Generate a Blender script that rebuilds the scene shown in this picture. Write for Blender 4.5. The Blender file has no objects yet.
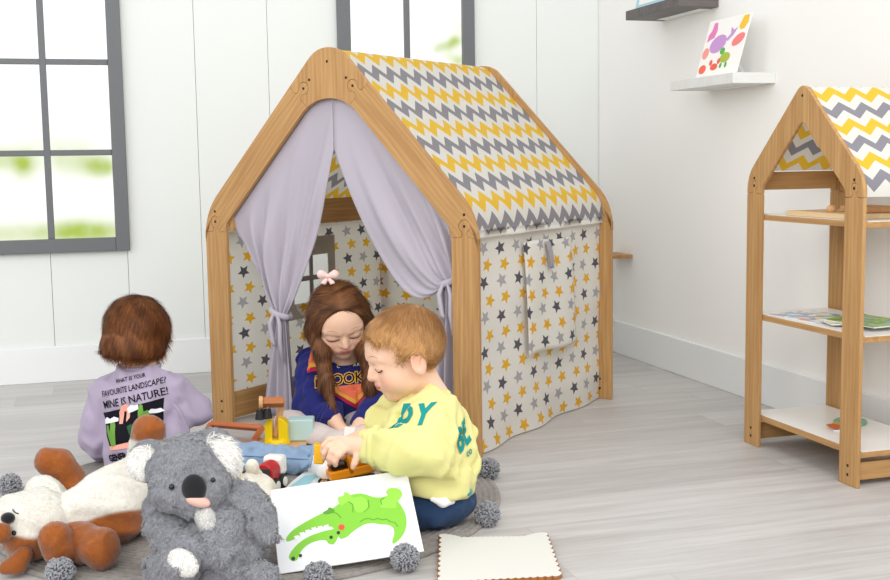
import bpy, bmesh, math, random
import numpy as np
from mathutils import Vector, Matrix
from mathutils.bvhtree import BVHTree
random.seed(7); RNG = np.random.default_rng(7)
PI = math.pi; TAU = 2*math.pi
sc = bpy.context.scene; col = sc.collection

# ------------------------------------------------------------------ camera
FPX, YAW, PIT, ROL, CAMH = 1167.49, 0.295374, 0.110170, -0.015017, 0.85
def cam_axes():
    cy, sy, cp, sp, cr, sr = math.cos(YAW), math.sin(YAW), math.cos(PIT), math.sin(PIT), math.cos(ROL), math.sin(ROL)
    f = Vector((sy*cp, cy*cp, -sp)); r = Vector((cy, -sy, 0)); u = r.cross(f)
    return r*cr + u*sr, u*cr - r*sr, f
CR, CU, CF = cam_axes()
CAM = Vector((0, 0, CAMH))
def P(u, v, d):
    """point in the room seen at (u, v) of the 890x580 photo, d metres in front of the lens"""
    return CAM + (CF + CR*((u-445)/FPX) + CU*((290-v)/FPX))*d
def PZ(u, v, z=0.0):
    d = CF + CR*((u-445)/FPX) + CU*((290-v)/FPX)
    return CAM + d*((z-CAMH)/d.z)
cam = bpy.data.objects.new('camera', bpy.data.cameras.new('camera')); col.objects.link(cam)
cam.data.sensor_width = 36; cam.data.lens = FPX/890*36; cam.data.clip_start = .05
cam.matrix_world = Matrix(((CR.x, CU.x, -CF.x, 0), (CR.y, CU.y, -CF.y, 0), (CR.z, CU.z, -CF.z, CAMH), (0, 0, 0, 1)))
sc.camera = cam

# ------------------------------------------------------------------ materials
def lin(c):
    if isinstance(c, str):
        c = tuple(int(c[i:i+2], 16)/255 for i in (0, 2, 4))
    return tuple(((x/12.92) if x <= .04045 else ((x+.055)/1.055)**2.4) for x in c[:3]) + (1,)
class X:
    """socket wrapper: arithmetic builds math nodes"""
    def __init__(s, nt, k): s.nt, s.k = nt, k
    def op(s, o, *a):
        n = s.nt.nodes.new('ShaderNodeMath'); n.operation = o
        for i, q in enumerate((s,)+a):
            if isinstance(q, X): s.nt.links.new(q.k, n.inputs[i])
            else: n.inputs[i].default_value = q
        return X(s.nt, n.outputs[0])
    def __add__(s, o): return s.op('ADD', o)
    def __sub__(s, o): return s.op('SUBTRACT', o)
    def __mul__(s, o): return s.op('MULTIPLY', o)
    def __truediv__(s, o): return s.op('DIVIDE', o)
    def floor(s): return s.op('FLOOR')
    def mod(s, o): return s.op('FLOORED_MODULO', o)
    def abs(s): return s.op('ABSOLUTE')
    def lt(s, o): return s.op('LESS_THAN', o)
    def gt(s, o): return s.op('GREATER_THAN', o)
    def step(s, a, b):      # smooth 0..1
        n = s.nt.nodes.new('ShaderNodeMapRange'); n.interpolation_type = 'SMOOTHSTEP'
        s.nt.links.new(s.k, n.inputs[0]); n.inputs[1].default_value = a; n.inputs[2].default_value = b
        return X(s.nt, n.outputs[0])
class Mat:
    def __init__(s, name, color='ffffff', rough=.6, **kw):
        s.m = bpy.data.materials.new(name); s.m.use_nodes = True; s.nt = s.m.node_tree
        s.b = s.nt.nodes['Principled BSDF']; s.b.inputs['Roughness'].default_value = rough
        s.b.inputs['Base Color'].default_value = lin(color); s.m.diffuse_color = lin(color)
        s.b.inputs['Specular IOR Level'].default_value = kw.get('spec', .3)
        if 'sheen' in kw: s.b.inputs['Sheen Weight'].default_value = kw['sheen']; s.b.inputs['Sheen Roughness'].default_value = .5
        if 'sss' in kw:
            s.b.inputs['Subsurface Weight'].default_value = kw['sss']; s.b.inputs['Subsurface Radius'].default_value = (1, .35, .2); s.b.inputs['Subsurface Scale'].default_value = .006
        if 'coat' in kw: s.b.inputs['Coat Weight'].default_value = kw['coat']
        if 'trans' in kw: s.translucent(kw['trans'])
    def new(s, t): return s.nt.nodes.new(t)
    def link(s, a, b): s.nt.links.new(a.k if isinstance(a, X) else a, b)
    def xyz(s, attr=None):
        if attr:
            a = s.new('ShaderNodeAttribute'); a.attribute_name = attr; o = a.outputs['Vector']
        else: o = s.new('ShaderNodeTexCoord').outputs['Object']
        sp = s.new('ShaderNodeSeparateXYZ'); s.link(o, sp.inputs[0])
        return [X(s.nt, q) for q in sp.outputs]
    def vec(s, *a):
        n = s.new('ShaderNodeCombineXYZ')
        for i, q in enumerate(a):
            if isinstance(q, X): s.link(q, n.inputs[i])
            else: n.inputs[i].default_value = q
        return n.outputs[0]
    def noise(s, v, scale=5, detail=3, rough=.5, dist=0):
        n = s.new('ShaderNodeTexNoise'); n.inputs['Scale'].default_value = scale; n.inputs['Detail'].default_value = detail
        n.inputs['Roughness'].default_value = rough; n.inputs['Distortion'].default_value = dist
        if v is not None: s.link(v, n.inputs['Vector'])
        return X(s.nt, n.outputs[0])
    def white(s, v):
        n = s.new('ShaderNodeTexWhiteNoise'); s.link(v, n.inputs['Vector']); return X(s.nt, n.outputs['Value'])
    def obj_vec(s): return s.new('ShaderNodeTexCoord').outputs['Object']
    def mix(s, f, a, b):
        n = s.new('ShaderNodeMix'); n.data_type = 'RGBA'
        for q, i in ((f, 0), (a, 6), (b, 7)):
            if isinstance(q, X): s.link(q, n.inputs[i])
            elif isinstance(q, (str, tuple)): n.inputs[i].default_value = lin(q)
            elif isinstance(q, (int, float)): n.inputs[i].default_value = q
            else: s.link(q, n.inputs[i])
        return n.outputs[2]
    def base(s, k): s.link(k, s.b.inputs['Base Color']); return s
    def rough(s, k): s.link(k, s.b.inputs['Roughness']); return s
    def bump(s, h, strength=.3, dist=.002):
        n = s.new('ShaderNodeBump'); n.inputs['Strength'].default_value = strength; n.inputs['Distance'].default_value = dist
        s.link(h, n.inputs['Height']); s.link(n.outputs[0], s.b.inputs['Normal']); return s
    def translucent(s, w):
        t = s.new('ShaderNodeBsdfTranslucent'); mx = s.new('ShaderNodeMixShader'); mx.inputs[0].default_value = w
        out = s.nt.nodes['Material Output']; s.nt.links.new(s.b.outputs[0], mx.inputs[1]); s.nt.links.new(t.outputs[0], mx.inputs[2])
        s.nt.links.new(mx.outputs[0], out.inputs['Surface']); s.tr = t
    def tbase(s, k):
        s.base(k)
        if hasattr(s, 'tr'): s.link(k, s.tr.inputs['Color'])
        return s
def fabric(name, color, rough=.85, sheen=.25, weave=900, bump=.15, **kw):
    m = Mat(name, color, rough, spec=.15, sheen=sheen, **kw)
    n = m.noise(m.obj_vec(), weave, 1); big = m.noise(m.obj_vec(), 14, 2)
    c = lin(color)
    m.bump(n*.6 + big*.0, bump, .0015)
    if hasattr(m, 'tr'): m.tr.inputs['Color'].default_value = c
    return m.m
def wood(name, dark, light, attr='gc', scale=1.0, rough=.5, fig=1.0):
    m = Mat(name, light, rough, spec=.3); x, y, z = m.xyz(attr)
    v = m.vec(x*3*scale, y*38*scale, z*38*scale); n = m.noise(v, 1.0, 4, .6, .6)
    v2 = m.vec(x*8*scale, y*260*scale, z*260*scale); n2 = m.noise(v2, 1.0, 2, .5)
    v3 = m.vec(x*2.2*scale, y*14*scale, z*14*scale); w = m.new('ShaderNodeTexWave'); w.inputs['Scale'].default_value = 1.4
    w.inputs['Distortion'].default_value = 7; w.inputs['Detail'].default_value = 2; w.bands_direction = 'Y'; m.link(v3, w.inputs['Vector'])
    f = (n*.68*fig + X(m.nt, w.outputs['Fac'])*.12*fig + n2*.3).step(.25, .95)
    m.base(m.mix(f, dark, light)); m.bump(n2, .08, .001)
    return m.m

# ------------------------------------------------------------------ objects
def tag(o, label=None, cat=None, group=None, kind=None):
    for k, q in (('label', label), ('category', cat), ('group', group), ('kind', kind)):
        if q: o[k] = q
    return o
def empty(name, loc=(0, 0, 0), rz=0):
    o = bpy.data.objects.new(name, None); col.objects.link(o); o.location = loc; o.rotation_euler.z = rz
    o.empty_display_size = .05
    return o
def root_loc(o):
    while o.parent is not None: o = o.parent
    return o.location.copy()
class MB:
    """mesh collector; gc is a per-vertex surface coordinate used by materials"""
    def __init__(s): s.v, s.f, s.mi, s.gc, s.c = [], [], [], [], []
    def add(s, verts, faces, gc=None, mi=0, c=None):
        o = len(s.v); s.v += [tuple(q) for q in verts]; s.f += [tuple(i+o for i in f) for f in faces]; s.mi += [mi]*len(faces)
        s.gc += [tuple(q) for q in gc] if gc is not None else [tuple(q) for q in verts]
        s.c += list(c) if c is not None else [(1, 1, 1)]*len(verts)
        return s
    def box(s, a, b, axis=0, mi=0):
        x0, y0, z0 = a; x1, y1, z1 = b
        vs = [(x, y, z) for x in (x0, x1) for y in (y0, y1) for z in (z0, z1)]
        fs = [(0, 1, 3, 2), (4, 6, 7, 5), (0, 4, 5, 1), (2, 3, 7, 6), (0, 2, 6, 4), (1, 5, 7, 3)]
        g = [tuple(q[(axis+k) % 3] for k in range(3)) for q in vs]
        return s.add(vs, fs, g, mi)
    def tube(s, pts, r, n=8, mi=0, cap=True, flat=1.0):
        pts = [Vector(p) for p in pts]; m = len(pts); rr = r if isinstance(r, (list, tuple)) else [r]*m
        vs, gc = [], []; up = None; L = 0
        for i, p in enumerate(pts):
            t = (pts[min(i+1, m-1)]-pts[max(i-1, 0)]).normalized()
            if up is None: up = Vector((0, 0, 1)) if abs(t.z) < .9 else Vector((1, 0, 0))
            a = t.cross(up); a = a.normalized() if a.length > 1e-6 else t.orthogonal().normalized(); b = a.cross(t); up = b
            if i: L += (p-pts[i-1]).length
            for k in range(n):
                an = TAU*k/n; vs.append(p + a*(math.cos(an)*rr[i]) + b*(math.sin(an)*rr[i]*flat)); gc.append((L, an*rr[i], 0))
        fs = [(i*n+k, i*n+(k+1) % n, (i+1)*n+(k+1) % n, (i+1)*n+k) for i in range(m-1) for k in range(n)]
        if cap: fs += [tuple(range(n))[::-1], tuple(range((m-1)*n, m*n))]
        return s.add(vs, fs, gc, mi)
    def lathe(s, prof, origin=(0, 0, 0), axis=(0, 0, 1), n=24, mi=0):
        ax = Vector(axis).normalized(); a = ax.orthogonal().normalized(); b = ax.cross(a); o = Vector(origin); vs = []
        for r, h in prof:
            for k in range(n): vs.append(o + ax*h + (a*math.cos(TAU*k/n) + b*math.sin(TAU*k/n))*max(r, 1e-5))
        m = len(prof); fs = [(i*n+k, i*n+(k+1) % n, (i+1)*n+(k+1) % n, (i+1)*n+k) for i in range(m-1) for k in range(n)]
        fs += [tuple(range(n))[::-1], tuple(range((m-1)*n, m*n))]
        return s.add(vs, fs, None, mi)
    def ball(s, c, r, n=16, mi=0, rot=None):
        r = (r, r, r) if isinstance(r, (int, float)) else r; vs = []; m = n//2
        for i in range(m+1):
            th = PI*i/m
            for k in range(n):
                q = Vector((r[0]*math.sin(th)*math.cos(TAU*k/n), r[1]*math.sin(th)*math.sin(TAU*k/n), r[2]*math.cos(th)))
                if rot is not None: q = rot @ q
                vs.append(Vector(c)+q)
        fs = [(i*n+k, (i+1)*n+k, (i+1)*n+(k+1) % n, i*n+(k+1) % n) for i in range(m) for k in range(n)]
        return s.add(vs, fs, None, mi)
    def prism(s, poly, o, ex, ey, t, mi=0, gdir=None):
        """polygon (2-D) in the plane o + x*ex + y*ey, thickened by t along ex x ey; gdir = grain direction in 2-D"""
        ex, ey, o = Vector(ex), Vector(ey), Vector(o); n = ex.cross(ey); k = len(poly)
        ar = sum(poly[i][0]*poly[(i+1) % k][1]-poly[(i+1) % k][0]*poly[i][1] for i in range(k))
        if ar < 0: poly = poly[::-1]
        if (t < 0): n, t, flip = -n, -t, True
        else: flip = False
        g = gdir or (1, 0); gl = math.hypot(*g); g = (g[0]/gl, g[1]/gl)
        vs, gc = [], []
        for h in (0, t):
            for x, y in poly: vs.append(o+ex*x+ey*y+n*h); gc.append((x*g[0]+y*g[1], -x*g[1]+y*g[0], h))
        fs = [tuple(range(k))[::-1], tuple(range(k, 2*k))] + [(i, (i+1) % k, k+(i+1) % k, k+i) for i in range(k)]
        if flip: fs = [f[::-1] for f in fs]
        return s.add(vs, fs, gc, mi)
    def grid(s, fn, nu, nv, mi=0, gcf=None, closeu=False):
        vs = [fn(i/nu, j/nv) for j in range(nv+1) for i in range(nu+1)]
        gc = [gcf(i/nu, j/nv) for j in range(nv+1) for i in range(nu+1)] if gcf else None
        fs = [(j*(nu+1)+i, j*(nu+1)+i+1, (j+1)*(nu+1)+i+1, (j+1)*(nu+1)+i) for j in range(nv) for i in range(nu)]
        return s.add(vs, fs, gc, mi)
    def build(s, name, mats, parent=None, smooth=False, bevel=0, solid=0, subsurf=0, local=False, seg=2, weld=False):
        off = Vector((0, 0, 0))
        if parent is not None and not local: off = root_loc(parent)
        me = bpy.data.meshes.new(name)
        me.from_pydata([(q[0]-off.x, q[1]-off.y, q[2]-off.z) for q in s.v], [], s.f)
        mats = mats if isinstance(mats, (list, tuple)) else [mats]
        for m in mats: me.materials.append(m)
        me.polygons.foreach_set('material_index', s.mi)
        a = me.attributes.new('gc', 'FLOAT_VECTOR', 'POINT'); a.data.foreach_set('vector', [q for g in s.gc for q in (tuple(g)+(0, 0))[:3]])
        if smooth: me.polygons.foreach_set('use_smooth', [True]*len(me.polygons))
        if weld:
            bm = bmesh.new(); bm.from_mesh(me); bmesh.ops.remove_doubles(bm, verts=bm.verts, dist=1e-5); bmesh.ops.recalc_face_normals(bm, faces=bm.faces); bm.to_mesh(me); bm.free()
        me.update()
        o = bpy.data.objects.new(name, me); col.objects.link(o)
        if parent is not None: o.parent = parent
        if bevel:
            b = o.modifiers.new('bevel', 'BEVEL'); b.width = bevel; b.segments = seg; b.limit_method = 'ANGLE'; b.angle_limit = math.radians(40)
        if solid:
            b = o.modifiers.new('solid', 'SOLIDIFY'); b.thickness = solid; b.offset = 0
        if subsurf:
            b = o.modifiers.new('sub', 'SUBSURF'); b.levels = subsurf; b.render_levels = subsurf
        return o
def rnd_corner(p0, p1, p2, r, n=8):
    a, b, c = Vector(p0), Vector(p1), Vector(p2); u = (a-b).normalized(); w = (c-b).normalized()
    ang = u.angle(w); tl = r/math.tan(ang/2); bis = (u+w).normalized(); ctr = b+bis*(r/math.sin(ang/2))
    s = b+u*tl; e = b+w*tl; a0 = math.atan2(s.y-ctr.y, s.x-ctr.x); a1 = math.atan2(e.y-ctr.y, e.x-ctr.x); d = (a1-a0+PI) % TAU-PI
    return [(ctr.x+r*math.cos(a0+d*i/n), ctr.y+r*math.sin(a0+d*i/n)) for i in range(n+1)]
def knob(c, d, r=.0185, h=.033, nh=.0085, n=14, grow=0.0):
    """jigsaw knob outline from c - t*nh round to c + t*nh, d = outward direction"""
    d = Vector(d).normalized(); t = Vector((-d.y, d.x)); c = Vector(c); r += grow; nh += grow; ctr = c+d*h
    a = math.asin(min(.95, nh/r)); out = [tuple(c+t*(nh+.007)), tuple(c+t*nh+d*.007)]
    for i in range(n+1):
        an = (PI-a)-(TAU-2*a-0)*i/n*1.0
        an = a+ (TAU-2*a)*i/n       # measured from -d
        out.append(tuple(ctr - d*(r*math.cos(an)) + t*(r*math.sin(an))))
    out += [tuple(c-t*nh+d*.007), tuple(c-t*(nh+.007))]
    return out
# ------------------------------------------------------------------ room
WY, WX = 4.835, 2.205
m = Mat('floor_laminate', 'cfccc8', .42, spec=.35); x, y, z = m.xyz()
row = (y/.19).floor(); off = m.white(m.vec(row, 3.1, 0)); cx = (x/1.25+off*7).floor(); tone = m.white(m.vec(row, cx, 1.7))
g1 = m.noise(m.vec(x*1.6+tone*30, y*22, 0), 1, 5, .62, .4); g2 = m.noise(m.vec(x*6+tone*9, y*150, 0), 1, 3, .6)
f = (g1*.75+g2*.35+tone*.16).step(.3, .95); c1 = m.mix(f, 'a8a4a1', 'cecbc9')
ed = ((y/.19).mod(1)-.5).abs().gt(.494); ex = (((x/1.25+off*7).mod(1)-.5).abs()).gt(.4988)
m.base(m.mix(ed.op('MAXIMUM', ex)*.25, c1, '8d8884')); m.rough(g1*.25+.32); m.bump(g2, .06, .001); M_floor = m.m
MB().box((-2.2, -1.2, -.05), (2.6, 5.1, 0)).build('floor', M_floor)['kind'] = 'structure'
m = Mat('white_wall_panel', 'e6e9e6', .55, spec=.2); n = m.noise(m.obj_vec(), 60, 3); m.bump(n, .04, .001); M_wall = m.m
m = Mat('white_plaster', 'f6f5f2', .8, spec=.1); n = m.noise(m.obj_vec(), 90, 3); m.bump(n, .08, .001); M_plaster = m.m
M_trim = Mat('baseboard_white', 'eceeee', .35, spec=.4).m
b = MB(); edges = [.438+.2935*k for k in range(-9, 8)]
for a, c in zip(edges[:-1], edges[1:]):
    c = min(c, WX+.05)
    b.box((a+.0008, WY, -.02), (c-.0008, WY+.02, 2.5))
o = b.build('wall_back', M_wall, bevel=.0006, seg=1); o['kind'] = 'structure'
MB().box((-2.2, WY+.0205, -.02), (WX+.1, WY+.05, 2.5)).build('wall_back_backing', Mat('dark_gap', '9a9894', .9).m)['kind'] = 'structure'
MB().box((WX, .6, -.02), (WX+.05, WY-.0005, 2.5)).build('wall_right', M_plaster)['kind'] = 'structure'
MB().box((-2.2, WY-.014, 0), (WX-.0145, WY-.0005, .143)).build('baseboard_back', M_trim, bevel=.003)['kind'] = 'structure'
MB().box((WX-.014, .6, 0), (WX-.0005, WY-.0145, .142)).build('baseboard_right', M_trim, bevel=.003)['kind'] = 'structure'

def pane_mat(name, blobs):
    m = Mat(name, 'ffffff', .12, spec=.4); x, y, z = m.xyz(); nz = m.noise(m.obj_vec(), 9, 2); acc = None
    for (x0, z0, sx, sz, a) in blobs:
        e = (((x-x0)/sx).op('POWER', 2)+((z-z0)/sz).op('POWER', 2)); g = (e*-1).op('EXPONENT')*a
        acc = g if acc is None else acc+g
    acc = (acc*(nz*1.0+.5)).op('MINIMUM', 1)
    cc = m.mix(acc, 'ffffff', 'a5bb4c'); k = m.mix(.0, cc, 'ffffff')
    m.b.inputs['Base Color'].default_value = (0, 0, 0, 1); m.link(k, m.b.inputs['Emission Color']); m.b.inputs['Emission Strength'].default_value = 1.25
    return m.m
M_win = Mat('window_grey_paint', '6b6d70', .45, spec=.4).m
def window(name, x0, x1, z0, z1, mx, mzs, blobs):
    w = empty(name, ((x0+x1)/2, WY-.001, z0)); w['kind'] = 'structure'; fw = .054
    b = MB(); y0, y1 = WY-.030, WY-.001
    b.box((x0, y0, z0), (x0+fw, y1, z1), 2); b.box((x1-fw, y0, z0), (x1, y1, z1), 2)
    b.box((x0+fw, y0, z0), (x1-fw, y1, z0+fw)); b.box((x0+fw, y0, z1-fw), (x1-fw, y1, z1))
    b.build('window_frame', M_win, w, bevel=.003)
    b = MB(); b.box((mx-.0125, y0+.008, z0+fw), (mx+.0125, y1, z1-fw), 2).build('muntin', M_win, w, bevel=.002)
    for mz in mzs: MB().box((x0+fw, y0+.010, mz-.011), (x1-fw, y1, mz+.011)).build('muntin', M_win, w, bevel=.002)
    xs = [x0+fw, mx-.0125, mx+.0125, x1-fw]; zs = [z0+fw]+[q for mz in mzs for q in (mz-.011, mz+.011)]+[z1-fw]
    pm = pane_mat(name+'_glow', [(a-(x0+x1)/2, c-z0, s, t, k) for a, c, s, t, k in blobs])
    for i in (0, 2):
        for j in range(0, len(zs), 2):
            MB().box((xs[i]+.0005, WY-.010, zs[j]+.0005), (xs[i+1]-.0005, WY-.004, zs[j+1]-.0005)).build('pane', pm, w)
    return w
window('window_1', -.437, .155, .514, 1.66, -.141, (.903, 1.253),
       [(-.2, .59, .6, .05, .6), (-.02, .60, .12, .05, .5), (.06, .85, .06, .045, .95), (-.06, .87, .10, .06, .55), (-.23, .86, .05, .06, .85), (-.33, .88, .07, .05, .6), (-.30, 1.36, .07, .12, .35), (-.1, .95, .2, .05, .2)])
window('window_2', 1.019, 1.613, 1.203, 2.35, 1.316, (1.59, 1.94),
       [(1.53, 1.36, .035, .022, .8), (1.49, 1.335, .05, .022, .7), (1.45, 1.315, .025, .02, .35), (1.55, 1.41, .05, .05, .25), (1.545, 1.275, .03, .03, .6), (1.50, 1.29, .03, .03, .3)])

# ------------------------------------------------------------------ light
w = bpy.data.worlds.new('world'); sc.world = w; w.use_nodes = True
bg = w.node_tree.nodes['Background']; bg.inputs[0].default_value = (.97, .985, 1, 1); bg.inputs[1].default_value = 1.0
def area(name, loc, target, size, power, color=(1, 1, 1)):
    l = bpy.data.lights.new(name, 'AREA'); l.shape = 'RECTANGLE'; l.size, l.size_y = size; l.energy = power; l.color = color
    o = bpy.data.objects.new(name, l); col.objects.link(o); o.location = loc
    o.rotation_euler = (Vector(target)-Vector(loc)).to_track_quat('-Z', 'Y').to_euler(); return o
area('studio_softbox', (-1.25, -1.0, 2.15), (.9, 3.2, .5), (2.0, 1.8), 82, (1, .985, .96))
area('added_left_fill', (-2.2, 2.2, 1.9), (2.2, 3.6, .9), (1.5, 1.5), 20, (1, .995, .985))  # unseen fill light added on the left to brighten the right wall
area('added_overhead_fill', (1.7, .7, 3.1), (1.0, 3.2, .3), (2.4, 2.0), 56, (1, .99, .98))  # overhead fill added from front right to lift the playhouse's right side
sc.view_settings.view_transform = 'Standard'; sc.view_settings.look = 'None'; sc.view_settings.gamma = 1; sc.view_settings.exposure = -.10
sc.view_settings.use_curve_mapping = False
sc.cycles.max_bounces = 8; sc.cycles.transparent_max_bounces = 6
# ------------------------------------------------------------------ fabrics and woods
M_oak = wood('oak_laminate', 'a47849', 'c9a069')
M_oak2 = wood('oak_laminate_shelf', 'a67a4b', 'caa26c')
M_dark = Mat('black_bolt_head', '1c1916', .4).m
def zigzag(name, rowh, per, amp, thick, white='e4e2db', yellow='ebbf35', grey='8f8d94', v0=0, trans=.25, skew=.46):
    m = Mat(name, white, .85, spec=.15, sheen=.15, trans=trans); u, v, k = m.xyz('gc')
    p = (u/per).mod(1); tri = (p/skew).op('MINIMUM', ((p*-1)+1)/(1-skew))
    h = (v-v0+tri*amp)/rowh; row = h.floor(); fr = (h.mod(1)-.5).abs(); on = fr.lt(thick/rowh/2)
    par = row.mod(2).lt(.5); c = m.mix(par, yellow, grey)
    m.tbase(m.mix(on*row.gt(-.5), white, c)); n = m.noise(m.vec(u*900, v*900, 0), 1, 1); m.bump(n, .12, .001)
    return m.m
def stars(name, trans=.34, seed=0.0, white='efede6', cw=.098, rh=.0515, R=.0235, an=1.30, wobble=.010):
    m = Mat(name, white, .85, spec=.15, sheen=.15, trans=trans); u, v, k = m.xyz('gc')
    row = (v/rh).floor(); par = row.mod(2); uu = u/cw+par*.27+seed; cx = uu.floor(); vv = v/rh
    r1 = m.white(m.vec(cx, row, 1)); r2 = m.white(m.vec(cx, row, 2)); r3 = m.white(m.vec(cx, row, 3))
    fx = ((uu-cx-.5)*cw+(r1-.5)*wobble)/an; fy = (vv-row-.5)*rh+(r2-.5)*wobble*.6
    rad = (fx*fx+fy*fy).op('SQRT'); th = fy.op('ARCTAN2', fx)+(r3-.5)*1.0+PI/10+TAU
    a = (th.mod(TAU/5)-PI/5).abs()        # 0 at inner corner, pi/5 at tip
    a2 = (a*-1)+PI/5                      # 0 at tip
    ri = .46; ax, ay = 1, 0; bx, by = ri*math.cos(PI/5), ri*math.sin(PI/5); nx, ny = -(by-ay), (bx-ax); L = math.hypot(nx, ny); nx, ny = nx/L, ny/L
    if nx < 0: nx, ny = -nx, -ny
    d = rad*(a2.op('COSINE')*nx+a2.op('SINE')*ny); on = d.lt(R*nx)
    gp = (cx+(row/2).floor()).mod(2).lt(.5)
    c = m.mix(par.lt(.5), m.mix(gp, '5d5a63', 'b4b2b6'), 'eeb72a')
    m.tbase(m.mix(on, white, c)); n = m.noise(m.vec(u*900, v*900, 0), 1, 1); m.bump(n, .12, .001)
    return m.m
M_zig = zigzag('zigzag_cotton', .0765, .078, .043, .039, v0=.028, trans=.32)
M_star = stars('star_cotton')
M_lav = fabric('lavender_cotton', 'c9c2cd', .85, .2, 800, .1, trans=.22)
M_grey_fab = fabric('grey_ribbon_cotton', 'a7a1a8', .85, trans=.2)

def gable(parent, w, b, zs, zA, m, rtop, rarch, archdrop, rbend, t, fmap, mat, knob_s=1.0, upper=.115, plain=False, single=False):
    """one house-shaped frame made of five jigsaw pieces. fmap(a, z, h) -> local point"""
    phi = math.atan(m); cs = math.cos(phi); zI = zA-b/cs; o = Vector(fmap(0, 0, 0)); ex = Vector(fmap(1, 0, 0))-o; ey = Vector(fmap(0, 1, 0))-o
    n = Vector(fmap(0, 0, 1))-o; t = t if ex.cross(ey).dot(n) > 0 else -t
    def bolts(lst, par):
        for (a, z) in lst:
            mb = MB(); mb.lathe([(.0042, -.0012), (.0042, .0006), (.003, .0009), (0, .0009)], Vector(fmap(a, z, 0)), Vector(fmap(0, 0, -1))-o, 12)
            mb.build('bolt', M_dark, par, local=True)
    kr, kh, kn = .0185*knob_s, .033*knob_s, .0085*knob_s
    for s in (-1, 1):
        wi = w-b; pc = (s*(w-b/2), zs); kb = knob(pc, (0, 1), kr, kh, kn)
        if s < 0: pass
        pts = [(s*w, 0), (s*wi, 0), (s*wi, zs)]
        kk = kb if (Vector(kb[0])-Vector((s*wi, zs))).length < (Vector(kb[-1])-Vector((s*wi, zs))).length else kb[::-1]
        pts += kk+[(s*w, zs)]
        p = MB().prism(pts, o, ex, ey, t, gdir=(0, 1)).build('post', mat, parent, bevel=.0022, local=True)
        bolts([(s*(w-b/2), zs+kh), (s*(w-b/2), .036*knob_s+.002), (s*(w-b/2), .072*knob_s)] , p)
        # rafter
        zc = zA-m*w; d = Vector((-s*cs, math.sin(phi))).normalized(); nn = Vector((s*math.sin(phi), cs))
        mid = Vector((s*(upper), 0)); mid.y = (zA+zI)/2-m*abs(mid.x); mid = Vector((mid.x, mid.y))
        Uo = mid+nn*(b/2); Ui = mid-nn*(b/2)
        out = [(s*w, zs)]+rnd_corner((s*w, zs), (s*w, zc), tuple(Uo), rbend, 10)+[tuple(Uo)]
        k2 = knob(tuple(mid), tuple(d), kr, kh, kn); k2 = k2 if (Vector(k2[0])-Uo).length < (Vector(k2[-1])-Uo).length else k2[::-1]
        zk = zI-m*(wi); inn = [tuple(Ui)]+rnd_corner(tuple(Ui), (s*wi, zk), (s*wi, zs), .03, 5)+[(s*wi, zs)]
        sk = knob(pc, (0, 1), kr, kh, kn, grow=.0009)
        sk = sk if (Vector(sk[0])-Vector((s*wi, zs))).length < (Vector(sk[-1])-Vector((s*wi, zs))).length else sk[::-1]
        if single:
            half = (out[:-1], inn[1:], sk); H = (H if s > 0 else half) if False else half
            if s < 0: SL = half
            else: SR = half
            continue
        q = MB().prism([(x, z+(.0006 if abs(z-zs) < 1e-6 else 0)) for x, z in out+k2+inn+sk], o, ex, ey, t, gdir=(d.x, d.y)).build('rafter', mat, parent, bevel=.0022, local=True)
        bolts([(s*(w-b/2), zs+kh+.033*knob_s), tuple(mid+d*kh)], q)
        if s < 0: L = (Uo, Ui, mid, d)
        else: Rr = (Uo, Ui, mid, d)
    g = .0006
    if single:
        top = rnd_corner((-w/2, zA-m*w/2), (0, zA), (w/2, zA-m*w/2), rtop, 14); arch = rnd_corner((w/3, zI-m*w/3), (0, zI), (-w/3, zI-m*w/3), rarch, 10)
        pts = SL[0]+top+SR[0][::-1]+SR[2][::-1]+SR[1][::-1]+arch+SL[1]+SL[2]
        q = MB().prism([(x, z+(g if abs(z-zs) < 1e-6 else 0)) for x, z in pts], o, ex, ey, t, gdir=(0, 1)).build('gable_top', mat, parent, bevel=.0022, local=True)
        bolts([(0, zA-.040)]+[(s*(w-b/2), zs+kh+.030*knob_s) for s in (-1, 1)], q); return
    def sock(T, first_outer):
        Uo, Ui, mid, d = T; k = knob(tuple(mid), tuple(d), kr, kh, kn, grow=.0009); ref = Uo if first_outer else Ui
        k = k if (Vector(k[0])-ref).length < (Vector(k[-1])-ref).length else k[::-1]
        a = [tuple((Uo if first_outer else Ui)+d*g)]+[tuple(Vector(q)+d*g) for q in k]+[tuple((Ui if first_outer else Uo)+d*g)]
        return a
    top = rnd_corner(tuple(L[0]), (0, zA), tuple(Rr[0]), rtop, 14)
    arch = rnd_corner(tuple(Rr[1]), (0, zI), tuple(L[1]), rarch, 14)
    pts = top+sock(Rr, True)+arch+sock(L, False)
    q = MB().prism(pts, o, ex, ey, t, gdir=(0, 1)).build('ridge_piece', mat, parent, bevel=.0022, local=True)
    bolts([(0, zA-.086*(1 if knob_s > .9 else .45)*1.0), tuple(L[2]+L[3]*(kh+.034*knob_s)), tuple(Rr[2]+Rr[3]*(kh+.034*knob_s))] if not plain else [(0, zA-.04)], q)

# ------------------------------------------------------------------ playhouse
HW, HD, HB, HT = .514, .945, .088, .015
hx = Vector((math.cos(-.849), math.sin(-.849), 0)); hy = Vector((-hx.y, hx.x, 0))
HO = Vector((1.044, 3.107, 0)) - hx*HW
house = empty('playhouse', HO, -.849)
tag(house, 'wooden playhouse with zigzag roof, star walls and lavender curtains', 'playhouse')
HA, HM = 1.237, 1.06
for y0 in (0.0, HD-HT):
    gable(house, HW, HB, .632, HA, HM, .096, .146, 0, .20, HT, lambda a, z, h, y0=y0: (a, y0+h, z), M_oak)
HPHI = math.atan(HM); INS = .038
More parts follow.
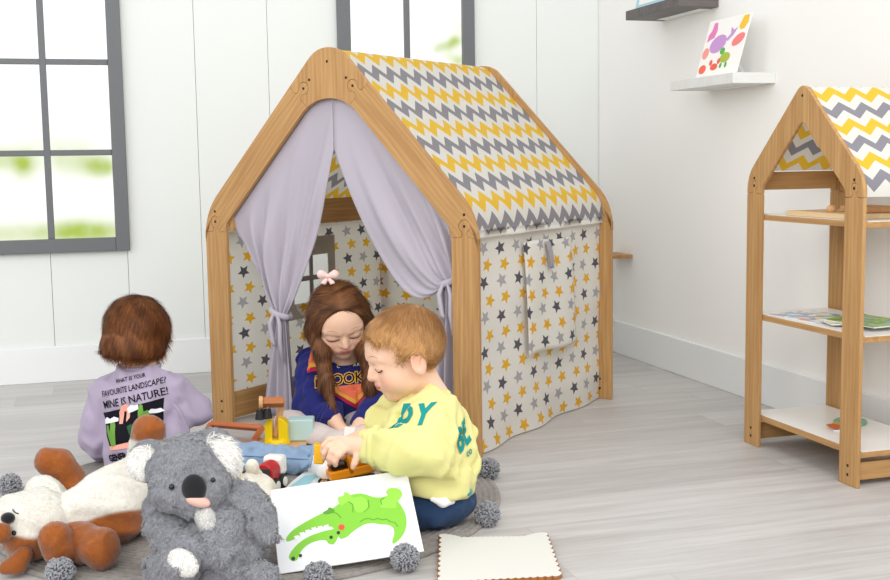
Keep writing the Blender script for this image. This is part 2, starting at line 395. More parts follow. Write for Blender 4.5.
# rails
def rail(x0, x1, z0, z1): MB().box((x0, HT, z0), (x1, HD-HT, z1), 1).build('rail', M_oak, house, bevel=.002, local=True)
for s in (-1, 1):
    a, c = sorted((s*(HW-.070), s*(HW-.056)))
    rail(a, c, .010, .097); a, c = sorted((s*.410, s*.424)); rail(a, c, .634, .722)
MB().tube([(0, HT, 1.155), (0, HD-HT, 1.155)], .014, 12).build('ridge_pole', M_oak, house, local=True)
# roof cover
zA2, M2 = 1.207, 1.045
def roof_profile():
    xe = HW-.030
    half = [(xe, .628), (xe, .650)]+rnd_corner((xe, .650), (xe, zA2-M2*xe), (.05, zA2-M2*.05), .14, 9)
    rt = rnd_corner((.3, zA2-M2*.3), (0, zA2), (-.3, zA2-M2*.3), .04, 8)
    r = half[:]
    a0 = Vector(half[-1]); b0 = Vector(rt[0])
    r += [tuple(a0.lerp(b0, k/14)) for k in range(1, 14)]
    r += rt
    mir = [(-x, z) for x, z in r[:-len(rt)]][::-1]
    return r+mir
pr = roof_profile(); Ls = [0]
for p0, p1 in zip(pr[:-1], pr[1:]): Ls.append(Ls[-1]+math.dist(p0, p1))
half_len = Ls[-1]/2
NY = 40; vs, gc, fs = [], [], []
for j in range(NY+1):
    y = HT+.001+(HD-2*HT-.002)*j/NY
    for (x, z), l in zip(pr, Ls):
        q = l if l < half_len else 2*half_len-l
        f = math.sin(PI*min(1, max(0, (q-.1)/(half_len-.12))))
        sag = -.006*f*math.sin(PI*j/NY)+.0022*math.sin(j*.9+q*9)*f
        sx = 1 if x > 0 else -1
        e = max(0, 1-q/.06)*.004*math.sin(j*.55+1)
        vs.append((x+sx*sag*math.sin(HPHI)+sx*e, y, z+sag*math.cos(HPHI))); gc.append((y+(.013 if l > half_len else 0), q, 0))
n = len(pr)
fs = [(j*n+i, j*n+i+1, (j+1)*n+i+1, (j+1)*n+i) for j in range(NY) for i in range(n-1)]
roof = MB().add(vs, fs, gc).build('roof_cover', M_zig, house, smooth=True, local=True)
# side covers
def side_cover(s, hole=None):
    xs = s*(HW-.047); NU, NV = 48, 40
    ys = sorted(set([HT+.002+(HD-2*HT-.004)*i/NU for i in range(NU+1)]+([hole[0], hole[1]] if hole else [])))
    zs = sorted(set([.004+.625*j/NV for j in range(NV+1)]+([hole[2], hole[3]] if hole else [])))
    def pt(y, z):
        fl = max(0, 1-z/.16)**2; k = (y-HT)/(HD-2*HT)
        fl *= (.015+.012*math.sin(k*5+1)+.008*math.sin(k*17)) if s > 0 else .004
        wv = .003*math.sin(y*19+z*4)+.0025*math.sin(z*23-y*8)
        if s > 0 and k > .93: fl *= 1.3
        return (xs+s*(fl+wv), y, z)
    vs = [pt(y, z) for z in zs for y in ys]; gc = [(y, z, 0) for z in zs for y in ys]; n = len(ys); fs = []
    for j in range(len(zs)-1):
        for i in range(n-1):
            if hole and hole[0]-1e-6 <= ys[i] and ys[i+1] <= hole[1]+1e-6 and hole[2]-1e-6 <= zs[j] and zs[j+1] <= hole[3]+1e-6: continue
            fs.append((j*n+i, j*n+i+1, (j+1)*n+i+1, (j+1)*n+i))
    o = MB().add(vs, fs, gc).build('side_cover', M_star, house, smooth=True, local=True)
    return o
side_cover(1)
lc = side_cover(-1, (.388, .590, .350, .518))
# window trim with a cross on the left wall
M_sheer = fabric('taupe_window_trim', 'c2bbb3', .85, trans=.3)
xl = -(HW-.042)+.004; b = MB()
for (y0, y1, z0, z1) in ((.325, .388, .295, .585), (.590, .632, .295, .585), (.388, .590, .518, .585), (.388, .590, .295, .350)):
    b.box((xl, y0, z0), (xl+.002, y1, z1))
b.build('window_trim', M_sheer, house, local=True)
b = MB(); b.box((xl, .478, .350), (xl+.003, .498, .518)); b.box((xl+.0005, .388, .428), (xl+.0025, .590, .446)); b.build('window_cross', fabric('dark_taupe_tape', '8d868a', .85), house, local=True)
# back cover
vs, fs, gc = [], [], []; N = 24; yb = HD-HT-.006
for j in range(N+1):
    for i in range(N+1):
        x = -(HW-.05)+(2*HW-.1)*i/N; zt = min(.70, zA2-M2*abs(x)-.03)  if abs(x) > .4 else zA2-M2*abs(x)-.03
        z = .01+(zt-.01)*j/N; vs.append((x, yb+.002*math.sin(x*14), z)); gc.append((x+.3, z, 0))
fs = [(j*(N+1)+i, j*(N+1)+i+1, (j+1)*(N+1)+i+1, (j+1)*(N+1)+i) for j in range(N) for i in range(N)]
MB().add(vs, fs, gc).build('back_cover', M_star, house, smooth=True, local=True)
# window flap with hanging loop on the right wall
xr = HW-.042+.007
def flap(u, v):
    y = .341+.012*v+(.325+.02*v)*u; z = .596-.355*v+.004*math.sin(u*6)
    return (xr+.010*v+.004*math.sin(u*7+v*3)+.006*v*math.sin(u*PI), y, z)
MB().grid(flap, 24, 24, gcf=lambda u, v: (.341+.34*u+.03, .596-.355*v+.012, 0)).build('window_flap', stars('star_cotton_flap', seed=.37), house, smooth=True, solid=.003, local=True)
MB().grid(lambda u, v: (xr+.009+.004*v+.005*math.sin(v*PI), .472+.03*u+.022*v, .592-.088*v), 3, 8).build('loop_tab', M_grey_fab, house, smooth=True, solid=.002, local=True)
# curtains
def curtain(s, Ko, Ki, Co, Ci, B0, B1, bz, seed):
    """points are (x, z) for the left half, mirrored for s > 0; u = 0 at the post, 1 at the centre"""
    NU, NV1, NV2 = 60, 30, 16; xo = HW-HB+.004; zI2 = HA-HB/math.cos(HPHI)+.010
    def T(u):
        if u < .82:
            x = -xo*(1-u/.82); return Vector((x, .024, min(zI2-HM*abs(x), 1.05)))
        return Vector((-.001, .024, 1.05-(u-.82)/.18*.16))
    def fold(u, k, a): return a*math.sin(u*k+seed)+.5*a*math.sin(u*k*2.3+1.7*seed)
    def fn(u, v):
        uu = max(0, (u-.3)/.7); t0 = T(u); c = Vector((Co[0]+(Ci[0]-Co[0])*uu, .05, Co[1]+(Ci[1]-Co[1])*uu))
        e = Vector((Ko[0]+(Ki[0]-Ko[0])*u, .045+.012*math.sin(u*30+seed), Ko[1]+(Ki[1]-Ko[1])*u))
        vs = NV1/(NV1+NV2)
        if v <= vs:
            w = v/vs; p = t0*(1-w)**2+c*(2*w*(1-w))+e*w*w
            p.y += (fold(u, 27, .014)*w+fold(u, 11, .007))*math.sin(PI*min(1, w*1.02))+.006*math.sin(w*9+u*17)*w*(1-w)*4+.006*abs(math.sin(u*14+w*5))*w**2
        else:
            w = (v-vs)/(1-vs); g = Vector((B0+(B1-B0)*u, .055, bz)); p = e.lerp(g, w); p.y += fold(u, 17, .018)*w**.6
        if s > 0: p.x = -p.x
        return p
    o = MB().grid(fn, NU, NV1+NV2, gcf=lambda u, v: (u, v, 0)).build('curtain', M_lav, house, smooth=True, solid=.0018, local=True)
    kk = Vector(((Ko[0]+Ki[0])/2*-s, .045, (Ko[1]+Ki[1])/2)); kw = abs(Ko[0]-Ki[0]); b = MB()
    ring = [kk+Vector((math.cos(a)*(kw/2+.007), math.sin(a)*.026, .012*math.cos(a)*s)) for a in [TAU*i/20 for i in range(21)]]
    b.tube(ring, .008, 8, flat=1.3); band = b.build('tie_band', M_lav, o, smooth=True, local=True)
    for k in (0, 1):
        MB().tube([kk+Vector((.008-.014*k, -.030, 0)), kk+Vector((.024-.04*k, -.036, -.03)), kk+Vector((.020-.03*k, -.032, -.09)), kk+Vector((.028-.03*k, -.030, -.15+.05*k))], [.004, .008, .008, .006], 6).build('tie_tail', M_lav, o, smooth=True, local=True)
curtain(-1, (-.272, .380), (-.218, .366), (-.352, .53), (-.095, .56), -.350, -.205, .030, .4)
curtain(1, (-.418, .505), (-.368, .490), (-.425, .62), (-.2125, .31), -.430, -.315, .050, 2.1)

# ------------------------------------------------------------------ house-shaped shelf unit
SW, SX0, SX1 = .269, 1.847, 2.140; SYC = 2.750
unit = empty('house_shelf', ((SX0+SX1)/2, SYC, 0))
tag(unit, 'oak shelf unit shaped like a house with a zigzag fabric roof by the right wall', 'shelf unit')
SZA, SM = 1.050, .955
for x0, sgn in ((SX0, 1), (SX1, -1)):
    gable(unit, SW, .076, .742, SZA, SM, .036, .020, 0, .100, .011, lambda a, z, h, x0=x0, sgn=sgn: (x0-(SX0+SX1)/2+sgn*h, -a, z), M_oak2, knob_s=.72, upper=.105, plain=True, single=True)
def ub(name, x0, y0, z0, x1, y1, z1, mats, axis=0, bevel=.0015):
    c = Vector(((SX0+SX1)/2, SYC, 0)); b = MB().box((x0-c.x, y0-c.y, z0), (x1-c.x, y1-c.y, z1), axis)
    return b.build(name, mats, unit, bevel=bevel, local=True)
M_white_lam = Mat('white_laminate', 'f2f2ef', .3, spec=.4).m
for zt in (.683, .392, .094):
    s = ub('shelf', SX0+.0115, SYC-SW+.076 if False else SYC-SW+.004, zt-.0165, SX1-.0115, SYC+SW-.004, zt-.0015, M_oak2, 1)
    c = Vector(((SX0+SX1)/2, SYC, 0)); MB().box((SX0+.019-c.x, -SW+.006, zt-.0013), (SX1-.019-c.x, SW-.006, zt)).build('shelf_top', M_white_lam, s, local=True)
for s in (-1, 1):
    y = SYC+s*(SW-.02)
    ub('rail', SX0+.0115, min(y, y-s*.016), .015, SX1-.0115, max(y, y-s*.016), .062, M_oak2, 0)
    yr, zr0 = (SYC+s*(SW-.048), .743) if s < 0 else (SYC+s*(SW-.02), .752); ub('rail', SX0+.0115, min(yr, yr-s*.014), zr0, SX1-.0115, max(yr, yr-s*.014), zr0+.052, M_oak2, 0)
M_zig2 = zigzag('zigzag_cotton_shelf', .063, .070, .034, .032, v0=.030, trans=.18, grey='8e8c96')
sphi = math.atan(SM); zr, xe = 1.042, SW-.010; SM2 = (zr-.786)/xe
half = [(xe, .744), (xe, .750)]+rnd_corner((xe, .750), (xe, zr-SM2*xe), (.03, zr-SM2*.03), .075, 8)
rt = rnd_corner((.15, zr-SM2*.15), (0, zr), (-.15, zr-SM2*.15), .022, 8)
half += [tuple(Vector(half[-1]).lerp(Vector(rt[0]), k/8)) for k in range(1, 8)]
pr = half+rt+[(-x, z) for x, z in half if z > .812][::-1]+[(-(zr-.8065)/SM2, .8065)]; Ls = [0]
for p0, p1 in zip(pr[:-1], pr[1:]): Ls.append(Ls[-1]+math.dist(p0, p1))
hl = sum(math.dist(p, q) for p, q in zip(pr, pr[1:]) if p[0] > 0); vs, gc = [], []; NX = 16; n = len(pr)
for j in range(NX+1):
    x = -(SX1-SX0)/2+.018+(SX1-SX0-.036)*j/NX
    for (a, z), l in zip(pr, Ls): vs.append((x, -a+.0015*math.sin(j*.8)*(1 if a > 0 else -1), z)); gc.append((x+.01*(l > hl), l if l < hl else 2*hl-l, 0))
fs = [(j*n+i, j*n+i+1, (j+1)*n+i+1, (j+1)*n+i) for j in range(NX) for i in range(n-1)]
MB().add(vs, fs, gc).build('roof_cover', M_zig2, unit, smooth=True, local=True)

# ------------------------------------------------------------------ floating shelves
def wall_shelf(y0, y1, zt, zb, mat, label, name='floating_shelf', dep=.16):
    s = empty(name, (WX, (y0+y1)/2, zb)); tag(s, label, 'shelf')
    MB().box((WX-dep, y0, zb), (WX-.0003, y1, zt), 1).build('board', mat, s, bevel=.0015)
    MB().box((WX-.05, y0+.05, zb-.0015), (WX-.004, y1-.05, zb-.0001)).build('mounting_plate', M_trim, s)
    return s
M_whitewood = wood('whitewashed_wood', 'd9dad8', 'e8e9e7', None, .8)
M_darkwood = wood('charcoal_wood', '55504f', '77716f', None, .8)
wall_shelf(3.438, 3.868, 1.125, 1.090, M_whitewood, 'white floating shelf on the right wall carrying the sea animal picture')
wall_shelf(3.810, 4.241, 1.420, 1.385, M_darkwood, 'charcoal grey floating shelf at the top of the right wall')
wall_shelf(4.50, 4.66, .442, .427, M_oak, 'small oak ledge on the right wall just behind the playhouse', 'wall_ledge', .10)
# ------------------------------------------------------------------ soft bodies: smooth unions of round solids, meshed by surface nets
A3 = lambda v: np.array(v, dtype=np.float32)
def frame(f, up):
    """rotation with columns (side, front, up)"""
    f = Vector(f).normalized(); s = f.cross(Vector(up)).normalized(); u = s.cross(f)
    return np.array([s, f, u], dtype=np.float32).T
RC = np.array([CR, CF, CU], dtype=np.float32).T          # picture right, away, picture up: handy for toys that face the lens
def rotated(R, axis, deg): return np.array(Matrix.Rotation(math.radians(deg), 3, Vector(axis)), dtype=np.float32) @ R
class Soft:
    def __init__(s, h=.004): s.h, s.pr, s.disp = h, [], None
    def _add(s, kind, lo, hi, fn, k, op): s.pr.append((A3(lo), A3(hi), fn, k, op)); return s
    def sph(s, c, r, k=.012, op='u'): return s.ell(c, (r, r, r), None, k, op)
    def ell(s, c, r, R=None, k=.012, op='u'):
        c = A3(c); r = A3(r); R = np.eye(3, dtype=np.float32) if R is None else R; m = float(max(r))
        def fn(p):
            q = (p-c) @ R; k0 = np.sqrt(((q/r)**2).sum(-1)); k1 = np.sqrt(((q/(r*r))**2).sum(-1))+1e-9
            return k0*(k0-1)/k1
        return s._add('e', c-m, c+m, fn, k, op)
    def cap(s, a, b, ra, rb=None, k=.012, op='u'):
        a, b = A3(a), A3(b); rb = ra if rb is None else rb; d = b-a; L2 = float(d @ d)+1e-12; m = max(ra, rb)
        def fn(p):
            t = np.clip(((p-a) @ d)/L2, 0, 1); return np.sqrt((((p-a)-t[..., None]*d)**2).sum(-1))-(ra+(rb-ra)*t)
        return s._add('c', np.minimum(a, b)-m, np.maximum(a, b)+m, fn, k, op)
    def chain(s, pts, rs, k=.012, op='u'):
        for i in range(len(pts)-1): s.cap(pts[i], pts[i+1], rs[i], rs[i+1], k, op)
        return s
    def cut(s, c, n, k=.004):       # keep the side the normal points away from
        c, n = A3(c), A3(Vector(n).normalized()); return s._add('p', [-99]*3, [99]*3, lambda p: -((p-c) @ n), k, 's')
    def field(s):
        us = [q for q in s.pr if q[4] == 'u']; pad = .02
        lo = np.min([q[0] for q in us], 0)-pad; hi = np.max([q[1] for q in us], 0)+pad
        n = np.ceil((hi-lo)/s.h).astype(int)+1; F = np.full(n, 1.0, dtype=np.float32); s.lo = lo
        for a, b, fn, k, op in s.pr:
            m = k+3*s.h; i0 = np.clip(np.floor((a-m-lo)/s.h).astype(int), 0, n); i1 = np.clip(np.ceil((b+m-lo)/s.h).astype(int)+1, 0, n)
            if (i1 <= i0).any(): continue
            ax = [lo[d]+s.h*np.arange(i0[d], i1[d], dtype=np.float32) for d in range(3)]
            p = np.stack(np.meshgrid(*ax, indexing='ij'), -1).astype(np.float32); D = fn(p)
            sl = tuple(slice(i0[d], i1[d]) for d in range(3)); G = F[sl]
            if op == 'u': hh = np.maximum(k-np.abs(G-D), 0)/k; F[sl] = np.minimum(G, D)-hh*hh*k*.25
            else: D = -D; hh = np.maximum(k-np.abs(G-D), 0)/k; F[sl] = np.maximum(G, D)+hh*hh*k*.25
        if s.disp is not None:
            act = np.abs(F) < 6*s.h; idx = np.argwhere(act); F[act] += s.disp(lo+idx*s.h).astype(np.float32)
        return F
    def nets(s):
        F = s.field(); n = np.array(F.shape); ins = F < 0
        c = [F[i:n[0]-1+i, j:n[1]-1+j, k:n[2]-1+k] for i in (0, 1) for j in (0, 1) for k in (0, 1)]
        cnt = sum((q < 0).astype(np.int8) for q in c); act = (cnt > 0) & (cnt < 8); idx = np.argwhere(act)
        V = np.stack([q[act] for q in c], 1); off = np.array([(i, j, k) for i in (0, 1) for j in (0, 1) for k in (0, 1)], dtype=np.float32)
        acc = np.zeros((len(idx), 3), np.float32); ct = np.zeros(len(idx), np.float32)
        for a in range(8):
            for b in range(a+1, 8):
                if np.abs(off[a]-off[b]).sum() != 1: continue
                va, vb = V[:, a], V[:, b]; m = (va < 0) != (vb < 0); t = np.where(m, va/np.where(m, va-vb, 1), 0)
                acc += np.where(m[:, None], off[a]+t[:, None]*(off[b]-off[a]), 0); ct += m
        P_ = s.lo+(idx+acc/ct[:, None])*s.h
        num = np.full(act.shape, -1, np.int64); num[act] = np.arange(len(idx)); quads = []
        for d in range(3):
            e, f = (d+1) % 3, (d+2) % 3; A = np.moveaxis(ins, (d, e, f), (0, 1, 2)); N = np.moveaxis(num, (d, e, f), (0, 1, 2))
            x = A[:-1, 1:-1, 1:-1] != A[1:, 1:-1, 1:-1]; q = np.argwhere(x); i, j, k = q[:, 0], q[:, 1]+1, q[:, 2]+1
            Q = np.stack([N[i, j-1, k-1], N[i, j, k-1], N[i, j, k], N[i, j-1, k]], 1); fl = ~A[i, j, k]
            Q[fl] = Q[fl][:, ::-1]; quads.append(Q)
        Q = np.concatenate(quads); Q = Q[(Q >= 0).all(1)]
        return P_, Q
    def mesh(s, name, mats, parent, color=None, fur=None, smooth=2, fmat=None, ground=.0112):
        if ground is not None: s.cut((0, 0, ground), (0, 0, -1))
        Pn, Q = s.nets()
        for _ in range(smooth): Pn = lap(Pn, Q)
        return soft_obj(name, Pn, Q, mats, parent, color, fur, fmat)
def lap(Pn, Q, w=.5):
    acc = np.zeros_like(Pn); c = np.zeros(len(Pn), np.float32)
    for a in range(4):
        for b in ((a+1) % 4, (a+3) % 4): np.add.at(acc, Q[:, a], Pn[Q[:, b]]); np.add.at(c, Q[:, a], 1)
    return Pn*(1-w)+w*acc/np.maximum(c, 1)[:, None]
def vnormals(Pn, Q):
    nf = np.cross(Pn[Q[:, 2]]-Pn[Q[:, 0]], Pn[Q[:, 3]]-Pn[Q[:, 1]]); N = np.zeros_like(Pn)
    for a in range(4): np.add.at(N, Q[:, a], nf)
    return N/(np.linalg.norm(N, axis=1, keepdims=True)+1e-12)
def soft_obj(name, Pn, Q, mats, parent, color=None, fur=None, fmat=None):
    off = np.array(root_loc(parent)) if parent is not None else np.zeros(3)
    N = vnormals(Pn, Q); C = color(Pn, N) if color is not None else np.ones((len(Pn), 3))
    Vv, Cc, Nn = [Pn], [C], [N]; faces4, faces3 = Q, np.zeros((0, 3), int)
    if fur:
        cnt, ln, wd, comb, jit = fur[:5]; mask = fur[5](Pn) if len(fur) > 5 and fur[5] else np.ones(len(Pn))
        ar = np.linalg.norm(np.cross(Pn[Q[:, 2]]-Pn[Q[:, 0]], Pn[Q[:, 3]]-Pn[Q[:, 1]]), axis=1)*mask[Q[:, 0]]
        pick = RNG.choice(len(Q), cnt, p=ar/ar.sum()); w = RNG.dirichlet((1, 1, 1, 1), cnt)[:, :, None]
        root = (Pn[Q[pick]]*w).sum(1); nn = (N[Q[pick]]*w).sum(1); cc = (C[Q[pick]]*w).sum(1); cv = fur[7] if len(fur) > 7 else .52; cc = cc*(1-cv*.55+cv*RNG.random((cnt, 1)))
        cmb = comb(root, nn) if callable(comb) else np.tile(np.array(comb, dtype=float), (cnt, 1))
        stand = fur[6] if len(fur) > 6 else .55
        tg = cmb+jit*RNG.normal(size=(cnt, 3)); tg -= (tg*nn).sum(1, keepdims=True)*nn; tg /= np.linalg.norm(tg, axis=1, keepdims=True)+1e-9
        d = nn*stand+tg; d /= np.linalg.norm(d, axis=1, keepdims=True); t = np.cross(d, nn); t /= np.linalg.norm(t, axis=1, keepdims=True)
        L = ln*(.6+.8*RNG.random((cnt, 1))); e = tg-nn*(stand*.4); lift = nn*.0004
        v = np.stack([root+lift-t*wd, root+lift+t*wd, root+d*L*.5+t*wd*.8, root+d*L*.5-t*wd*.8, root+d*L*.5+e*L*.5], 1).reshape(-1, 3)
        b = len(Pn)+5*np.arange(cnt)[:, None]; faces4 = np.concatenate([Q, b+np.array([0, 1, 2, 3])]); faces3 = b+np.array([3, 2, 4])
        Vv.append(v); Cc.append(np.repeat(cc, 5, 0)); Nn.append(np.repeat(nn, 5, 0))
    Vv, Cc, Nn = np.concatenate(Vv)-off, np.concatenate(Cc), np.concatenate(Nn)
    me = bpy.data.meshes.new(name); n4, n3 = len(faces4), len(faces3)
    me.vertices.add(len(Vv)); me.vertices.foreach_set('co', Vv.astype(np.float32).ravel())
    loops = np.concatenate([faces4.ravel(), faces3.ravel()]).astype(np.int32); me.loops.add(len(loops)); me.loops.foreach_set('vertex_index', loops)
    me.polygons.add(n4+n3); me.polygons.foreach_set('loop_start', np.concatenate([4*np.arange(n4), 4*n4+3*np.arange(n3)]).astype(np.int32))
    mats = mats if isinstance(mats, (list, tuple)) else [mats]
    for m in mats: me.materials.append(m)
    if fmat is not None:
        cen = Pn[Q].mean(1); mi = np.zeros(n4+n3, np.int32); mi[:len(Q)] = fmat(cen, N[Q[:, 0]]); me.polygons.foreach_set('material_index', mi)
    me.polygons.foreach_set('use_smooth', np.ones(n4+n3, bool)); me.update(calc_edges=True)
    a = me.attributes.new('Col', 'FLOAT_VECTOR', 'POINT'); a.data.foreach_set('vector', Cc.astype(np.float32).ravel())
    a = me.attributes.new('gc', 'FLOAT_VECTOR', 'POINT'); a.data.foreach_set('vector', Vv.astype(np.float32).ravel())
    if fur: me.normals_split_custom_set_from_vertices([tuple(q) for q in (Nn/(np.linalg.norm(Nn, axis=1, keepdims=True)+1e-9))])
    o = bpy.data.objects.new(name, me); col.objects.link(o)
    if parent is not None: o.parent = parent
    return o
def colmat(name, rough=.8, sheen=.3, bump=(220, .25), spec=.15, **kw):
    """material whose colour is the per-vertex dye of the thing"""
    m = Mat(name, 'ffffff', rough, sheen=sheen, spec=spec, **kw); a = m.new('ShaderNodeAttribute'); a.attribute_name = 'Col'
    m.base(a.outputs['Vector'])
    if bump: m.bump(m.noise(m.obj_vec(), bump[0], 2), bump[1], .002)
    return m.m
def L3(c): return np.array(lin(c)[:3])
def wrinkles(amp, freq, seed=0, aniso=(1, 1, 1)):
    r = np.random.default_rng(seed); K = r.normal(size=(9, 3))*freq*np.array(aniso); ph = r.random(9)*TAU; am = 1/(1+np.arange(9)*.25)
    return lambda p: amp*sum(am[i]*np.sin(p @ K[i]+ph[i]+1.3*np.sin(p @ K[(i+3) % 9]*.6)) for i in range(9))/3
def folds(amp, freq, seed=0, n=6, aniso=(1, 1, 1), base=.0):
    """cloth folds: intermittent soft ridges in several directions"""
    r = np.random.default_rng(seed); K = r.normal(size=(n, 3))*np.array(aniso); K *= (freq*(.65+.7*r.random(n))/np.linalg.norm(K, axis=1))[:, None]
    Lw = r.normal(size=(n, 3))*freq*.22; ph = r.random((n, 3))*TAU; Wv = r.normal(size=(3, 3))*freq*.35; b = wrinkles(base, freq*.25, seed+1) if base else None
    def f(p):
        q = p+(.9/freq)*np.sin(p @ Wv.T+ph[0]); out = 0
        for i in range(n):
            m = np.clip(np.sin(p @ Lw[i]+ph[i, 1])*1.2+.1, 0, 1); out = out+m*(.5+.5*np.cos(q @ K[i]+ph[i, 2]))**1.6
        return -amp*(out-.75)+(b(p)-base*.4 if b is not None else 0)
    return f
def bvh_of(*objs):
    """BVH in room coordinates of soft parts"""
    vs, fs = [], []
    for o in objs:
        off = root_loc(o); b = len(vs); vs += [v.co+off for v in o.data.vertices]; fs += [tuple(i+b for i in p.vertices) for p in o.data.polygons]
    return BVHTree.FromPolygons(vs, fs)
def decal(bvh, polys, o, ex, ey, dr, lift=.0012, cell=.004):
    """flat shapes [(outline2d, material index)] laid on a surface along direction dr: print on cloth"""
    b = MB(); o, ex, ey, dr = Vector(o), Vector(ex), Vector(ey), Vector(dr).normalized()
    for k, (vs2, fs, mi) in enumerate(polys):
        out = []
        for x, y in vs2:
            p = o+ex*x+ey*y; h = bvh.ray_cast(p-dr*.25, dr, .6)
            if h[0] is None: out.append(p)
            else: out.append(h[0]-dr*(lift)+h[1]*0)
        b.add(out, fs, None, mi)
    return b
def tri2d(poly, cell=.006):
    """triangulate an outline and split its long edges so that it can follow a curved surface"""
    bm = bmesh.new(); n = len(poly)
    pts = []
    for i in range(n):
        a, c = Vector(poly[i]), Vector(poly[(i+1) % n]); m = max(1, int((c-a).length/cell)); pts += [a.lerp(c, j/m) for j in range(m)]
    vs = [bm.verts.new((p.x, p.y, 0)) for p in pts]; f = bm.faces.new(vs); bmesh.ops.triangulate(bm, faces=[f])
    for _ in range(6):
        es = [e for e in bm.edges if e.calc_length() > cell*1.9]
        if not es: break
        bmesh.ops.subdivide_edges(bm, edges=es, cuts=1); bmesh.ops.triangulate(bm, faces=bm.faces[:])
    bm.verts.index_update(); r = ([(v.co.x, v.co.y) for v in bm.verts], [tuple(v.index for v in f.verts) for f in bm.faces]); bm.free(); return r
def text2d(txt, size, cell=.004, bold=0.0, shear=0.0, space=1.0):
    c = bpy.data.curves.new('t', 'FONT'); c.body = txt; c.size = size; c.align_x = 'CENTER'; c.align_y = 'CENTER'; c.resolution_u = 2; c.offset = bold; c.shear = shear; c.space_character = space
    o = bpy.data.objects.new('t', c); col.objects.link(o); bpy.context.view_layer.update(); me = o.to_mesh()
    bm = bmesh.new(); bm.from_mesh(me); bmesh.ops.triangulate(bm, faces=bm.faces[:])
    for _ in range(3):
        es = [e for e in bm.edges if e.calc_length() > cell*1.9]
        if not es: break
        bmesh.ops.subdivide_edges(bm, edges=es, cuts=1); bmesh.ops.triangulate(bm, faces=bm.faces[:])
    bm.verts.index_update(); r = ([(v.co.x, v.co.y) for v in bm.verts], [tuple(v.index for v in f.verts) for f in bm.faces]); bm.free()
    o.to_mesh_clear(); bpy.data.objects.remove(o); bpy.data.curves.remove(c); return r
def smooth_poly(p, n=4):
    q = []; m = len(p)
    for i in range(m):
        a, b, c, d = [Vector(p[(i+k-1) % m]) for k in range(4)]
        for j in range(n):
            t = j/n; q.append(tuple(.5*((2*b)+(c-a)*t+(2*a-5*b+4*c-d)*t*t+(3*b-a-3*c+d)*t**3)))
    return q
def ngon(cx, cy, rx, ry=None, n=20, a0=0, ph=0):
    ry = ry or rx; return [(cx+rx*math.cos(TAU*i/n)*math.cos(ph)-ry*math.sin(TAU*i/n)*math.sin(ph), cy+rx*math.cos(TAU*i/n)*math.sin(ph)+ry*math.sin(TAU*i/n)*math.cos(ph)) for i in range(n)]
# ------------------------------------------------------------------ rug with yarn pompoms
RUGC, RUGR, RT = Vector((.355, 2.905, 0)), .636, .010
m = Mat('grey_braided_rug', 'a6a09b', .95, spec=.05, sheen=.2); x, y, z = m.xyz('gc')
n1 = m.noise(m.vec(x*60, y*60, 0), 1, 2); n2 = m.noise(m.vec(x*420, y*420, 0), 1, 2); n3 = m.noise(m.vec(x*7, y*7, 0), 1, 2)
m.base(m.mix((n1*.5+n2*.5+n3*.3).step(.35, .95), '76706b', 'a39d97')); m.bump(n2, .5, .003); M_rug = m.m
rug = empty('rug', RUGC); tag(rug, 'round grey braided rug edged with grey yarn pompoms under the toys', 'rug')
NR = 44; prof = []
for i in range(NR):
    for k in range(5):
        t = k/5; prof.append((RUGR*(i+t)/NR, RT-.0055+.0055*math.sin(PI*t)))
prof += [(RUGR, RT-.004), (RUGR+.002, .003), (RUGR, .0005)]
NA = 180; vs, gc = [], []
for (r, h) in prof:
    for k in range(NA):
        a = TAU*k/NA; vs.append((RUGC.x+r*math.cos(a)*(1+.006*math.sin(3*a+1)), RUGC.y+r*math.sin(a)*(1+.006*math.sin(3*a+1)), h)); gc.append((a*.6, r, 0))
mm = len(prof); fs = [(i*NA+k, (i+1)*NA+k, (i+1)*NA+(k+1) % NA, i*NA+(k+1) % NA) for i in range(mm-1) for k in range(NA)]
fs = [f[::-1] for f in fs]+[tuple(range((mm-1)*NA, mm*NA))[::-1]]
MB().add(vs, fs, gc).build('braid', M_rug, rug, smooth=True)
M_yarn = Mat('grey_yarn', '9a9ba0', .95, spec=.05, sheen=.4).m
def pompom_mesh(r=.030, n=420):
    b = MB(); rr = np.random.default_rng(3); b.ball((0, 0, 0), r*.62, 12)
    for i in range(n):
        d = Vector(rr.normal(size=3)).normalized(); t = d.orthogonal().normalized(); t.rotate(Matrix.Rotation(rr.random()*TAU, 3, d)); L = r*(.86+.20*rr.random())
        e = d*L; c = .12*L
        b.tube([d*r*.45, d*(L*.8)+t*c*.3, e+t*c*1.0, e*.93+t*c*2.0], [.0016, .0020, .0021, .0012], 4)
    return b
pb = pompom_mesh(); proto = None
for (u, v) in ((487, 469), (487, 514), (407, 559), (237, 580), (60, 572), (11, 485), (330, 590), (150, 600)):
    p = PZ(u, v, .028); rd = Vector((p.x-RUGC.x, p.y-RUGC.y, 0)); lim = min(RUGR+.032, max(RUGR+.004, rd.length)); p = RUGC+rd.normalized()*lim+Vector((0, 0, .028))
    if proto is None:
        proto = pb.build('pompom', M_yarn, rug, smooth=True, local=True); o = proto
    else:
        o = proto.copy(); col.objects.link(o)
    o.location = p-RUGC; o.rotation_euler = (u*.1, v*.13, u*.05)

